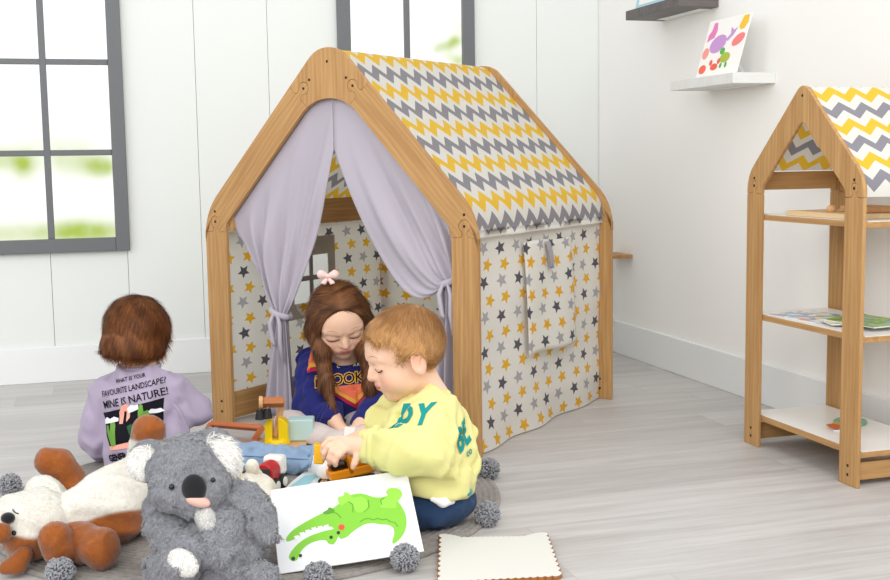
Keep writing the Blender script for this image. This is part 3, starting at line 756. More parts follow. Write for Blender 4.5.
# ------------------------------------------------------------------ koala
M_plush = colmat('plush_fur', .95, .35, (170, .35), .03); M_blackplush = fabric('black_plush_nose', '1d1d20', .9, .4, 600, .3)
M_eye = Mat('glossy_black_eye', '0b0908', .08, spec=.6).m
GREY, WHITE, PINK = L3('94959b'), L3('f6f4ef'), L3('e3b6a6')
kb = PZ(208, 590, 0.012); koala = empty('koala_plush', kb); tag(koala, 'grey plush koala with a big black nose sitting at the front of the rug', 'plush toy')
KD = 2.34
def kc(c): return lambda Pn, N: np.tile(c, (len(Pn), 1))*(.92+.16*RNG.random((len(Pn), 1)))
S = Soft(.004); S.ell(P(208, 548, KD+.03), (.096, .086, .106), RC, .03); S.ell(P(210, 580, KD), (.098, .09, .058), RC, .03)
S.ell(P(225, 545, KD-.035), (.075, .06, .085), RC, .03); S.disp = folds(.0045, 240, 2, 8, base=.002)
S.mesh('body', M_plush, koala, kc(GREY), (34000, .011, .0010, (0, 0, -1), .9, None, .8))
bb = P(205, 512, KD-.055)
S = Soft(.003); S.ell(P(205, 516, KD-.074), (.019, .020, .040), rotated(RC, CF, -22), .01)
S.mesh('bib', M_plush, koala, kc(L3('dddcd8')), (3000, .008, .0008, (0, 0, -1), .5))
hc = P(187, 474, KD-.01)
S = Soft(.0035); S.ell(hc, (.073, .072, .072), rotated(RC, CF, 10), .02); S.ell(P(181, 491, KD-.045), (.046, .043, .038), RC, .03); S.ell(P(208, 488, KD-.045), (.041, .043, .037), RC, .03); S.ell(P(196, 498, KD-.062), (.035, .03, .026), RC, .025)
S.ell(P(190, 455, KD), (.052, .052, .028), RC, .03)
S.disp = folds(.0030, 260, 5, 8, base=.001)
S.mesh('head', M_plush, koala, kc(GREY), (30000, .0095, .0009, (0, 0, -1), .9, None, .8))
S = Soft(.002); S.ell(P(194, 488.5, KD-.096), (.0245, .014, .0285), rotated(RC, CF, -6), .01); S.mesh('nose', M_blackplush, koala)
S = Soft(.002); S.ell(P(197.5, 500.5, KD-.094), (.026, .016, .0120), rotated(RC, CF, 18), .01); S.mesh('muzzle', M_plush, koala, kc(PINK))
for (u, v, r) in ((171.5, 487, .0058), (213, 480, .0050)): MB().ball(P(u, v, KD-.097 if u < 200 else KD-.093), r, 12).build('eye', M_eye, koala, smooth=True)
for (c, w, rot, fc) in ((P(149, 461, KD+.012), .040, 12, P(144, 463, KD-.010)), (P(214, 453, KD+.012), .048, -30, P(217, 457, KD-.012))):
    S = Soft(.003); S.ell(c, (w, .018, w*1.05), rotated(RC, CF, rot), .01); e = S.mesh('ear', M_plush, koala, kc(GREY), (9000, .0075, .0008, (0, 0, -1), .9, None, .95))
    sx = 1 if rot < 0 else -1
    S = Soft(.003); S.ell(fc, (w*.72, .016, w*.78), rotated(RC, CF, rot), .01)
    S.mesh('ear_tuft', M_plush, e, kc(WHITE), (4200, .026 if sx > 0 else .014, .0010, tuple(CR*.9-CU*.5) if sx > 0 else tuple(CR*-.3-CU*.6), .35))
def limb(name, pts, rs, c=GREY, n=9000):
    S = Soft(.0035); S.chain(pts, rs, .02); S.disp = folds(.004, 240, 8, 8, base=.001); return S.mesh(name, M_plush, koala, kc(c), (int(n*1.5), .010, .0010, (0, 0, -1), .9, None, .8))
limb('arm', [P(162, 506, KD), P(170, 532, KD-.04), P(190, 552, KD-.085), P(206, 556, KD-.10)], [.034, .034, .030, .018])
limb('arm', [P(228, 498, KD), P(247, 505, KD-.03), P(261, 522, KD-.06), P(266, 534, KD-.07)], [.033, .032, .025, .017])
l1 = limb('leg', [P(176, 585, KD), P(172, 575, KD-.06), P(180, 566, KD-.12)], [.055, .046, .033])
S = Soft(.003); S.ell(P(183, 563, KD-.146), (.030, .012, .022), rotated(RC, CF, 38), .01); S.mesh('foot_pad', M_plush, l1, kc(WHITE), (3000, .007, .0008, (0, 0, -1), .8, None, .9))
limb('leg', [P(232, 590, KD), P(248, 592, KD-.06), P(262, 578, KD-.09)], [.05, .042, .03])

# ------------------------------------------------------------------ brown and white fox lying on its back
M_velour = colmat('velour_plush', .85, .55, (260, .3), .05)
M_boucle = colmat('cream_boucle', .95, .5, (160, .6), .05)
BRN, BR2, CRM = L3('a8602c'), L3('8f4e20'), L3('e9e6dc')
def Z(u, v, z): return np.array(PZ(u, v, z))
fx = PZ(105, 540, .011); fox = empty('fox_plush', fx); tag(fox, 'rust brown and white plush fox lying on its back at the left of the rug', 'plush toy')
Lx = Vector(Z(165, 478, .10)-Z(62, 520, .08)).normalized()          # head to tail
up3 = Vector((0, 0, 1)); Sd = Lx.cross(up3).normalized()             # towards the lens
def two(c1, c2, fn, soft=.0035):
    def f(Pn, N):
        q = np.clip(fn(Pn)/soft*.5+.5, 0, 1)[:, None]; return c1*(1-q)+c2*q
    return f
S = Soft(.004); S.chain([Z(66, 522, .075), Z(110, 508, .083), Z(150, 490, .088)], [.062, .078, .084], .03); S.disp = folds(.006, 75, 4, 6, base=.003)
sdv = np.array(Sd); c0 = Z(110, 508, .083)
S.mesh('body', M_velour, fox, two(BRN, CRM, lambda p: (p[:, 2]-.066)-.30*((p-c0) @ sdv-.0)+.010*np.sin((p-c0) @ np.array(Lx)*22)), (26000, .0042, .0006, (0, 0, -1), 1.0, None, 1.1, .20))
S = Soft(.0035); hcF = Z(38, 524, .082); S.ell(hcF, (.088, .075, .072), frame(Sd, up3), .02); S.ell(Z(20, 516, .110), (.045, .045, .040), RC, .03); S.ell(Z(45, 497, .11), (.045, .04, .038), RC, .03)
S.ell(Z(38, 490, .128), (.026, .022, .02), RC, .015)
S.disp = folds(.004, 90, 9, 5, base=.002)
hv = np.array(CU*.9-CR*.12+CF*.1)
S.mesh('head', M_velour, fox, two(BRN, CRM, lambda p: (p-Z(30, 537, .09)) @ hv+.006*np.sin(((p-hcF) @ np.array(CR))*60)), (18000, .0042, .0006, (0, 0, -1), 1.0, None, 1.1, .20))
def on_surf(o, u, v, lift):
    bv = bvh_of(o); d = (P(u, v, 1)-CAM).normalized(); h = bv.ray_cast(CAM, d, 9); return (h[0]-d*lift) if h[0] else P(u, v, 2.5)
fhead = bpy.data.objects['head.001'] if 'head.001' in bpy.data.objects else bpy.data.objects['head']
fn_ = on_surf(fhead, 8, 518, .003); S = Soft(.002); S.ell(fn_, (.015, .013, .012), RC, .008); S.mesh('nose', M_blackplush, fox)
MB().ball(on_surf(fhead, 14, 533, .001), .0055, 12).build('eye', M_eye, fox, smooth=True)
pts = [on_surf(fhead, u, v, .001) for u, v in ((12.5, 509), (14, 511.5), (16, 513), (18.5, 513.5))]
MB().tube(pts, .0012, 6).build('eye', M_blackplush, fox, smooth=True)
def fl(name, pts, rs, c, n=5000, fn=None):
    S = Soft(.0035); S.chain(pts, rs, .02); S.disp = folds(.0030, 110, len(name)+n, 6, base=.002); return S.mesh(name, M_velour, fox, fn or kc(c), (int(n*2), .0042, .0006, (0, 0, -1), 1.0, None, 1.1, .20))
fl('collar', [Z(60, 548, .055), Z(56, 538, .08)], [.035, .03], BRN, 2500)
fl('arm', [Z(74, 540, .06), Z(92, 545, .055), Z(101, 549, .052)], [.036, .031, .037], BRN, 5000)
fl('arm', [Z(74, 492, .09), Z(68, 478, .115), Z(58, 466, .15), Z(49, 461, .165)], [.030, .032, .034, .028], BRN, 5000)
S = Soft(.003); S.chain([Z(24, 554, .045), Z(16, 565, .026), Z(6, 568, .022)], [.016, .019, .014], .01); S.mesh('ear', M_velour, fox, kc(BRN), (3500, .0042, .0006, (0, 0, -1), 1.0, None, 1.1, .20))
S = Soft(.003); S.ell(Z(2, 533, .098), (.017, .02, .020), RC, .01); S.mesh('ear', M_velour, fox, kc(BRN), (3500, .0042, .0006, (0, 0, -1), 1.0, None, 1.1, .20))
fz = two(CRM, BRN, lambda p: p[:, 2]-.235)
fl('leg', [Z(150, 478, .11), Z(150, 455, .17), Z(148, 430, .245)], [.05, .042, .034], CRM, 7000, two(CRM, BRN, lambda p: (p-Z(149, 438, .22)) @ np.array(CU)))
fl('leg', [Z(158, 505, .07), Z(176, 500, .06), Z(192, 492, .06)], [.06, .05, .04], BRN, 5000)

# ------------------------------------------------------------------ lamb plush tucked behind the koala
sb = PZ(258, 530, .011); lamb = empty('lamb_plush', sb); tag(lamb, 'cream plush lamb half hidden behind the koala', 'plush toy')
LC = L3('ece7d8')
S = Soft(.0035); S.ell(Z(249, 498, .075), (.066, .07, .060), RC, .03); S.ell(Z(259, 517, .05), (.042, .05, .045), RC, .03); S.disp = folds(.006, 110, 3, 5, base=.003)
S.mesh('body', M_boucle, lamb, kc(LC))
S = Soft(.003); S.ell(Z(233, 468, .155), (.022, .024, .028), rotated(RC, CF, -12), .01); S.ell(Z(222, 480, .12), (.034, .035, .030), RC, .02); S.mesh('head', M_boucle, lamb, kc(LC))
S = Soft(.003); S.ell(Z(252, 466, .15), (.016, .014, .017), RC, .01); S.cap(Z(253, 469, .14), Z(258, 482, .10), .013, .022); S.mesh('leg', M_boucle, lamb, kc(LC))

# ------------------------------------------------------------------ small wooden toys
def plastic(n, c, r=.35, **k): return Mat(n, c, r, spec=.4, **k).m
M_yel, M_blue, M_red, M_blk = plastic('yellow_paint', 'f2cf12', .3), plastic('pale_blue_paint', 'bcd9d8', .5), plastic('red_paint', 'c0262b', .35), plastic('black_rubber', '221f1e', .55)
M_beech = wood('beech', 'cf9a68', 'e3b684', 'gc', 1.5); M_orange = plastic('orange_plastic', 'f59a12', .3); M_terra = wood('terracotta_stained_wood', 'c06c42', 'd5824f', 'gc', 1.2)
M_whiteP, M_glass = plastic('white_paint', 'f2f0ea', .4), plastic('smoked_brown_plastic', '2e1a10', .15)
cb = PZ(278, 447, RT); crane = empty('toy_crane', cb); tag(crane, 'wooden toy crane with a yellow pivot, pale blue block and two black buckets', 'toy')
ang = -.27; ax_, ay_ = Vector((math.cos(ang), math.sin(ang), 0)), Vector((-math.sin(ang), math.cos(ang), 0)); up_ = Vector((0, 0, 1))
def obox(o, x0, x1, y0, y1, z0, z1): 
    """box in the crane's own axes"""
    b = MB(); b.prism([(x0, y0), (x1, y0), (x1, y1), (x0, y1)], o+up_*z0, ax_, ay_, z1-z0); return b
obox(cb, -.085, .085, -.045, .075, 0, .012).build('base', M_beech, crane, bevel=.003)
yp = cb+ax_*.000+ay_*-.012
MB().lathe([(.0, .012), (.038, .012), (.039, .020), (.034, .030)], yp, n=28).build('turntable', M_yel, crane, smooth=True, bevel=.001)
dome = lambda x0, x1: [(x0, .020), (x1, .020)]+[(x, .055+math.sqrt(max(0, .040**2-x*x))) for x in [x1+(x0-x1)*i/10 for i in range(11)]]
for x0, x1 in ((-.034, -.012), (.006, .034)): MB().prism(dome(x0, x1), yp-ay_*.022, ax_, up_, -.044).build('fork', M_yel, crane, bevel=.004)
obox(yp, .028, .105, .026, .085, .013, .078).build('block', M_blue, crane, bevel=.004)
e0 = yp+up_*.035-ax_*.003; e1 = PZ(282, 399, 0); 
d_arm = (P(282, 400, 1)-CAM); dd = (e0-CAM).length; top = CAM+d_arm.normalized()*(dd*1.0)
MB().tube([e0, top], .0115, 4, flat=.9).build('boom', M_beech, crane, bevel=.002)
j0 = CAM+(P(284, 402, 1)-CAM).normalized()*(dd*.985); j1 = CAM+(P(263, 402.5, 1)-CAM).normalized()*(dd*.985)
MB().tube([j0, j1], [.017, .017], 4).build('jib', M_terra if False else wood('reddish_beech', 'a8663c', 'bf7d4e', 'gc', 1.5), crane, bevel=.002)
MB().lathe([(0, 0), (.019, 0), (.019, .012), (0, .012)], j1, (j1-j0), 20).build('end_disc', M_beech, crane, smooth=False, bevel=.002)
for (u, v) in ((260, 414.5), (267.5, 413.5)):
    c = CAM+(P(u, v, 1)-CAM).normalized()*(dd*.985)
    k = MB().lathe([(0, -.014), (.015, -.014), (.010, .014), (.0, .014)], c, n=18).build('bucket', M_blk, crane, smooth=False, bevel=.001)
    MB().tube([c+up_*.014, c+up_*.030], .0012, 6).build('string', M_beech, k)

# orange toy frame leaning between the post and the crane
corners = [PZ(203, 436, RT+.004), PZ(211, 424, .045), PZ(262, 428, .045), PZ(250, 446, RT+.006)]
tf = empty('toy_triangle', (corners[0]+corners[3])/2); tag(tf, 'terracotta coloured wooden toy frame lying between house post and crane', 'toy')
for a, b_ in ((0, 1), (1, 2), (2, 3), (0, 3)): MB().tube([corners[a], corners[b_]], .0120, 4).build('bar', M_terra, tf, bevel=.0015)

# red toy tractor
rb_ = PZ(278, 491, RT); car = empty('toy_train', rb_); tag(car, 'red toy train engine with black wheels behind the cream lamb', 'toy')
fd = Vector((-.52, -.85, 0)).normalized(); sd = Vector((-fd.y, fd.x, 0)); sd = sd if sd.dot(CF) < 0 else -sd; oc = rb_-sd*.024
def cbx(x0, x1, y0, y1, z0, z1): return MB().prism([(x0, y0), (x1, y0), (x1, y1), (x0, y1)], oc+up_*z0, fd, sd, z1-z0) if fd.cross(sd).z > 0 else MB().prism([(x0, y0), (x1, y0), (x1, y1), (x0, y1)], oc+up_*z0, fd, sd, -(z1-z0))
cbx(-.050, .040, -.020, .020, .022, .032).build('chassis', M_beech, car, bevel=.002)
MB().prism([(-.024, 0), (.024, 0), (.025, .02)]+[(.025*math.cos(PI*i/12), .022+.024*math.sin(PI*i/12)) for i in range(13)]+[(-.025, .02)], oc+up_*.032+fd*-.020, sd, up_, .055 if sd.cross(up_).dot(fd) > 0 else -.055).build('boiler', M_red, car, bevel=.003)
MB().prism([(-.019, 0), (.019, 0), (.019, .034), (-.019, .034)], oc+up_*.033+fd*.0352, sd, up_, .006 if sd.cross(up_).dot(fd) > 0 else -.006).build('grille', plastic('charcoal_grille', '3a3836', .5), car, bevel=.001)
cbx(-.062, -.022, -.028, .028, .032, .084).build('cab', M_whiteP, car, bevel=.010)
for x in (-.026, .020):
    for s in (1, -1):
        c = oc+fd*x+sd*(s*.021)+up_*.0195
        wv = MB().lathe([(0, 0), (.0185, 0), (.0195, .003), (.0195, .010), (.0175, .012), (0, .012)], c, sd*s, 22).build('wheel', M_blk, car, smooth=False, bevel=.001)
        MB().lathe([(.0075, .0122), (.0125, .0122), (.0125, .0145), (.0075, .0145)], c, sd*s, 20).build('hub', M_whiteP, wv)

# flat blue and white puzzle piece
pc = PZ(322, 484, RT); pz = empty('puzzle_piece', pc); tag(pz, 'flat pale blue and white picture puzzle lying under the orange digger', 'toy')
def flat(name, px, z0, t, mat, par, ph=None):
    pts = [PZ(u, v, z0) for u, v in px]; c = pts[0]; MB().prism([((p-c).x, (p-c).y) for p in pts], c, (1, 0, 0), (0, 1, 0), t).build(name, mat, par, bevel=.0006)
flat('board', [(285, 492), (292, 485), (305, 475), (330, 473), (352, 476), (372, 480), (374, 505), (330, 510), (290, 505)], RT+.0008, .010, M_whiteP, pz)
flat('blue_patch', [(286, 491), (292, 485), (305, 475.5), (321, 474), (313, 480), (307, 488), (303, 497), (293, 499)], RT+.011, .0008, plastic('aqua_paint', '9fd3dd', .5), pz)
flat('black_line', [(324, 474), (326, 474), (320, 482), (319, 492), (317, 492), (318, 481)], RT+.011, .0008, M_blk, pz)
flat('peach_patch', [(326.5, 474.5), (345, 476), (352, 480), (352, 500), (320, 500), (320.5, 483)], RT+.011, .0008, plastic('peach_paint', 'eebf95', .5), pz)

# orange digger under the boy's hand
ec = P(346, 467, 2.76); eb = Vector((ec.x, ec.y, ec.z-.03)); dig = empty('toy_digger', eb); tag(dig, 'orange and yellow toy digger held under the hand of the toddler in yellow', 'toy')
ef = (CR*-.95-CF*.28+CU*-.18).normalized(); es = ef.cross(CU).normalized(); eu = es.cross(ef)
def dbx(x0, x1, y0, y1, z0, z1): return MB().prism([(x0, y0), (x1, y0), (x1, y1), (x0, y1)], ec+eu*z0, ef, -es, z1-z0)
dbx(-.062, .045, -.030, .030, -.022, .000).build('body', M_orange, dig, bevel=.004)
dbx(-.060, .000, -.028, .028, .000, .022).build('engine_cover', M_orange, dig, bevel=.006)
dbx(.000, .040, -.026, .026, .000, .020).build('cab', M_glass, dig, bevel=.008)
for s in (-1, 1):
    MB().tube([ec+ef*-.006+eu*-.012-es*(s*.027), ec+ef*-.004+eu*.034-es*(s*.026), ec+ef*.014+eu*.042-es*(s*.024), ec+ef*.030+eu*.030-es*(s*.022)], .0055, 6).build('cab_arch', M_orange, dig, smooth=True)
    dbx(-.06, .045, s*.030-.008, s*.030+.008, -.040, -.022).build('track', M_blk, dig, bevel=.006)
bk = P(320.5, 451, 2.72)
MB().prism([(-.010, -.022), (.012, -.024), (.012, .020), (.006, .020), (-.010, .024)], bk-CF*.018, CR, CU, .036).build('bucket', plastic('yellow_plastic', 'f9b916', .3), dig, bevel=.003)
MB().tube([ec+ef*.038+eu*.0, P(330, 461, 2.74), bk], .006, 6).build('boom', M_orange, dig, smooth=True)

# small picture card by the girl's hand
kc_ = P(348, 436, 3.16); card = empty('picture_card', P(348, 446, 3.16)); tag(card, 'small white card with an orange picture in front of the girl', 'card')
MB().prism([(-.016, -.028), (.014, -.026), (.020, .024), (-.008, .026)], kc_, CR, CU, .003).build('sheet', M_whiteP, card)
MB().prism([(-.011, -.022), (.011, -.020), (.013, .010), (-.008, .010)], kc_-CF*.0008, CR, CU, .0005).build('print', plastic('orange_ink', 'e8702a', .6), card)

# ------------------------------------------------------------------ crocodile picture
PB = [PZ(279, 574, RT+.001), PZ(424, 551, .039)]
bx = (PB[1]-PB[0]); bw = bx.length; bx.normalize(); back = Vector((-bx.y, bx.x, 0)).normalized(); lean = .932; upb = bx.cross(back); upb = upb if upb.z > 0 else -upb
byv = (upb*math.cos(lean)+back*math.sin(lean)).normalized(); bh = .217
bn = bx.cross(byv)          # towards the lens
croc = empty('crocodile_picture', PB[0]+bx*(bw/2)); tag(croc, 'white board with a green crocodile picture leaning at the front of the rug', 'picture')
MB().prism([(0, 0), (bw, 0), (bw, bh), (0, bh)], PB[0]-bn*.003, bx, byv, .003).build('board', Mat('white_card', 'ebecee', .5, spec=.3).m, croc, bevel=.0006)
def tob(u, v):
    d = P(u, v, 1)-CAM; t = (PB[0]-CAM).dot(bn)/d.dot(bn); q = CAM+d*t-PB[0]; return (q.dot(bx), q.dot(byv))
def shape(name, px, mat, z, par=croc):
    b = MB(); px = smooth_poly(px) if len(px) > 5 else px; b.prism([tob(u, v) for u, v in px], PB[0]+bn*z, bx, byv, .0003); return b.build(name, mat, par)
def zz(pts): return [(260+x*180/746, 440+y*140/580) for x, y in pts]
G1, G2, G3 = plastic('croc_green', '83c83c', .6), plastic('croc_dark_green', '5a9a2f', .6), plastic('croc_light_green', '94d44a', .6)
body = [(110, 405), (135, 375), (180, 345), (240, 312), (290, 290), (330, 262), (365, 238), (375, 228), (420, 222), (470, 236), (500, 238), (540, 232), (575, 258), (600, 300), (608, 340), (600, 380), (580, 410), (555, 430), (548, 420), (556, 390), (552, 365), (530, 352), (500, 350), (470, 345), (440, 348), (415, 360), (385, 380), (360, 402), (335, 410), (325, 400), (318, 415), (305, 432), (285, 430), (270, 415), (230, 420), (190, 440), (165, 470), (155, 495), (135, 502), (120, 485), (135, 455), (170, 420), (215, 395), (265, 378), (305, 368), (285, 358), (235, 365), (180, 385), (140, 412), (112, 420)]
shape('crocodile', zz(body), G1, .0002)
shape('crocodile_leg', zz([(335, 275), (322, 240), (345, 232), (350, 217), (368, 222), (385, 240), (420, 235), (445, 255), (445, 285), (430, 298), (400, 300), (380, 262), (355, 262)]), G3, .0006)
shape('crocodile_leg', zz([(500, 280), (505, 250), (530, 235), (522, 215), (540, 200), (575, 203), (590, 225), (580, 245), (565, 262), (565, 280), (540, 285)]), G3, .0006)
shape('crocodile_foot', zz([(262, 300), (280, 290), (285, 280), (300, 284), (310, 296), (290, 306), (268, 308)]), G2, .0007)
shape('cheek', zz(ngon(338, 362, 13, 12)), plastic('croc_cheek', 'e2563a', .6), .0009)
for (x, y, r) in ((295, 404, 7), (325, 385, 7), (138, 492, 8), (168, 480, 7)): shape('eye' if x > 200 else 'nostril', zz(ngon(x, y, r, n=12)), plastic('croc_eye', '24421c', .5), .0009)
for (x, y) in ((150, 408), (172, 395), (196, 384), (222, 374), (248, 369), (274, 364)): shape('tooth', zz([(x-10, y-8), (x+10, y-13), (x+4, y+14)]), M_whiteP, .0009)
for pl in ([(300, 300), (320, 305), (335, 322)], [(365, 255), (385, 268), (385, 300)], [(430, 300), (452, 278), (448, 250)], [(505, 270), (500, 250), (515, 240)], [(415, 340), (432, 328), (452, 325), (470, 332), (488, 325), (505, 332), (525, 328), (540, 340), (560, 342), (572, 360)]):
    q = zz(pl); b = MB(); b.tube([PB[0]+bx*tob(*p)[0]+byv*tob(*p)[1]+bn*.0008 for p in q], .0009, 4); b.build('outline', G2, croc)
MB().prism([(bw*.25, bh*.75), (bw*.35, bh*.75), (bw*.35, bh*.78), (bw*.25, bh*.78)], PB[0]-bn*.0035, bx, byv, .0004).build('hinge', M_trim, croc)
tp = PB[0]+bx*(bw*.3)+byv*(bh*.77)-bn*.004; ft = tp-up3*(tp.z-.0125)+back*.012
MB().tube([tp, ft], .004, 4).build('easel_leg', M_trim, croc)

# ------------------------------------------------------------------ scalloped board, front right
q = [PZ(440, 541, .0125), PZ(548, 539, .0065), PZ(560, 579, .001), PZ(440, 585, .007)]
o_ = (q[0]+q[1]+q[2]+q[3])/4; xb = (q[1]-q[0]).normalized(); nb = (q[1]-q[0]).cross(q[0]-q[3]).normalized(); yb = nb.cross(xb); sbd = empty('scalloped_board', o_); tag(sbd, 'white scalloped board with two round ears lying on the floor', 'board')
def seg(a, b_, n, amp, out):
    r = []; t = (b_-a); 
    for i in range(n*6):
        f = i/(n*6); r.append(a+t*f+out*(amp*abs(math.sin(PI*f*n))))
    return r
cxy = lambda p: ((p-o_).dot(xb), (p-o_).dot(yb))
E1 = q[0].lerp(q[1], .015); E2 = q[0].lerp(q[1], .20); E3 = q[0].lerp(q[1], .78); E4 = q[0].lerp(q[1], .985)
def arcp(a, b_, hgt):
    out = (a+b_)/2-o_; out.normalize(); return [a.lerp(b_, (1-math.cos(PI*i/10))/2)+out*(hgt*math.sin(PI*i/10)) for i in range(11)]
outl = arcp(E1, E2, .032)+seg(E2, E3, 12, .004, (q[0]-q[3]).normalized())[1:]+arcp(E3, E4, .032)+seg(E4, q[2], 9, .0065, (q[1]-q[0]).normalized())+seg(q[2], q[3], 16, .005, (q[3]-q[0]).normalized())+seg(q[3], E1, 9, .0065, (q[0]-q[1]).normalized())
MB().prism([cxy(p) for p in outl], o_, xb, yb, .007).build('core', wood('mdf_edge', '9a6238', 'b0743f'), sbd)
MB().prism([(x*.990, y*.990) for x, y in map(cxy, outl)], o_+nb*.0071, xb, yb, .0006).build('face', Mat('offwhite_board_face', 'dad8d2', .6, spec=.2).m, sbd)

# ------------------------------------------------------------------ things on the shelves
pcx = WX-.16; t0 = 1.1253
y0p, y1p = 3.462, 3.705     # near / far edge of the sea picture
sea = empty('sea_picture', (pcx+.04, (y0p+y1p)/2, t0)); tag(sea, 'white picture card of pink and purple sea animals on the white shelf', 'picture')
A = P(699, 73.5, 1); 
def onshelf(u, v, x=None):
    d = P(u, v, 1)-CAM; t = (t0-CAM.z)/d.z; return CAM+d*t
bl = Vector((pcx+.022, 3.725, t0)); br = Vector((pcx+.026, 3.462, t0))
ex_ = (br-bl).normalized(); nrm = Vector((-1, 0, .0)); bk_ = up3.cross(ex_)*-1
bk_ = Vector((1, 0, 0)); ey_ = (up3*math.cos(.28)+bk_*math.sin(.28)).normalized(); sn = ex_.cross(ey_); wS, hS = (br-bl).length, .205
MB().prism([(0, 0), (wS, 0), (wS, hS), (0, hS)], bl-sn*.003, ex_, ey_, .003).build('board', Mat('white_card_small', 'f3f0ec', .5).m, sea, bevel=.0005)
def sp(name, poly, c): MB().prism([(x*wS, y*hS) for x, y in poly], bl+sn*.0002, ex_, ey_, .0003).build(name, plastic('ink_'+c, c, .6), sea)
sp('whale', ngon(.36, .56, .20, .15, ph=.35)+[], 'c495cf'); sp('whale_tail', [(.54, .62), (.62, .70), (.60, .82), (.68, .76), (.76, .80), (.70, .68), (.58, .58)], 'c495cf')
sp('jellyfish', [(.14, .95), (.22, .95), (.26, .80), (.22, .68), (.14, .66), (.06, .62), (.06, .74), (.12, .82)], 'e27fb8')
sp('fish', ngon(.84, .58, .15, .09, ph=.5), 'ef8080'); sp('seahorse', [(.78, .80), (.84, .98), (.96, .98), (1.0-.02, .86), (.92, .76), (.84, .74)], 'efbf2e')
sp('turtle', ngon(.62, .30, .12, .09), 'a9b93c'); sp('turtle_head', ngon(.52, .42, .06, .06), '56b04a'); sp('turtle_flipper', ngon(.56, .17, .03, .05), '56b04a'); sp('turtle_flipper', ngon(.68, .17, .03, .05), '56b04a')
sp('crab', ngon(.40, .16, .09, .06), 'e8604c'); sp('crab_claw', ngon(.30, .24, .04, .05), 'e8604c'); sp('crab_claw', ngon(.49, .25, .04, .05), 'e8604c')
sp('crab', ngon(.12, .14, .09, .08), 'ef6a55'); sp('shrimp', ngon(.10, .42, .08, .10), 'f19a94')
tp = bl+ex_*(wS*.55)+ey_*(hS*.55)-sn*.004; MB().tube([tp, Vector((WX-.03, tp.y, t0+.003))], .003, 4).build('easel_leg', M_trim, sea)
fr = empty('framed_picture', (WX-.10, 4.10, 1.4203)); tag(fr, 'pale blue picture frame standing on the charcoal shelf', 'picture')
bz = Vector((WX-.135, 4.20, 1.4203)); ez = Vector((0, -1, 0)); ev = (up3*math.cos(.2)+Vector((1, 0, 0))*math.sin(.2)); sn2 = ez.cross(ev)
b = MB(); 
for (x0, x1, y0, y1) in ((0, .24, 0, .015), (0, .24, .165, .18), (0, .015, .015, .165), (.225, .24, .015, .165)): b.prism([(x0, y0), (x1, y0), (x1, y1), (x0, y1)], bz-sn2*.004, ez, ev, .008)
b.build('frame', plastic('pale_blue_frame', 'a9cdd8', .5), fr); MB().prism([(.012, .012), (.228, .012), (.228, .168), (.012, .168)], bz-sn2*.003, ez, ev, .003).build('picture', M_whiteP, fr)

# toy shelf unit contents
ux, uy = (SX0+SX1)/2, SYC
def slab(name, pts, z, t, mat, par, bevel=.0008): return MB().prism(pts, (0, 0, z), (1, 0, 0), (0, 1, 0), t, gdir=(0, 1)).build(name, mat, par, bevel=bevel)
tr_ = empty('wooden_tray', (ux, uy-.02, .6832)); tag(tr_, 'pale wooden puzzle tray on the top shelf of the house shelf', 'tray')
slab('board', [(1.875, 2.57), (2.08, 2.57), (2.08, 2.86), (1.875, 2.86)], .6834, .014, wood('pale_birch', 'd9b98a', 'ead0a6'), tr_, .002)
slab('block', [(1.95, 2.60), (2.05, 2.60), (2.05, 2.72), (1.95, 2.72)], .6976, .016, M_beech, tr_, .003)
MB().lathe([(0, 0), (.011, 0), (.013, .012), (.008, .018), (0, .019)], (1.93, 2.62, .6976), n=16).build('knob', M_beech, tr_, smooth=True)
MB().lathe([(0, 0), (.011, 0), (.013, .012), (.008, .018), (0, .019)], (1.91, 2.70, .6976), n=16).build('knob', M_beech, tr_, smooth=True)
def cover_mat(name, cols, seed):
    m = Mat(name, cols[0], .35, spec=.4); n = m.noise(m.obj_vec(), 17+seed, 2, .5, 1.2); n2 = m.noise(m.vec(*[q*1.0+seed for q in m.xyz()]), 26, 1, .5, .6)
    c = m.mix(n.step(.44, .50), cols[0], cols[1]); c = m.mix(n2.step(.56, .60), c, cols[2]); m.base(c); return m.m
def booklet(c, w, h, a, z, cols, label, seed):
    ca, sa = math.cos(a), math.sin(a); f = lambda x, y: (c[0]+x*ca-y*sa, c[1]+x*sa+y*ca)
    e = empty('picture_book', (c[0], c[1], z)); tag(e, label, 'book', 'picture books on the middle shelf')
    slab('pages', [f(-w/2+.002, -h/2+.002), f(w/2-.002, -h/2+.002), f(w/2-.002, h/2-.002), f(-w/2+.002, h/2-.002)], z, .004, M_whiteP, e)
    slab('cover', [f(-w/2, -h/2), f(w/2, -h/2), f(w/2, h/2), f(-w/2, h/2)], z+.0042, .0008, cover_mat('cover_%d' % seed, cols, seed), e)
booklet((1.955, 2.835), .16, .20, .10, .3923, ('eef0ee', '8fb4d2', 'e0907a'), 'thin picture book with a pale blue and pink cover nearest the left post', 1)
booklet((1.985, 2.72), .16, .19, -.28, .3976, ('f1efe6', 'e6c98a', '4f9fb4'), 'thin cream and teal picture book in the middle of the shelf', 2)
booklet((1.99, 2.635), .16, .19, .15, .4030, ('9dbb3e', '6a9a3c', '8fbcd8'), 'green picture book lying on top at the right of the shelf', 3)
def disc_toy(px, z, t, mat, name, par): 
    pts = [PZ(u, v, z) for u, v in px]; MB().prism([(p.x, p.y) for p in pts], (0, 0, z), (1, 0, 0), (0, 1, 0), t).build(name, mat, par, bevel=.0006)
tz = empty('turtle_puzzle', PZ(850, 425, .0942)); tag(tz, 'green, orange and white wooden turtle puzzle on the bottom shelf', 'toy')
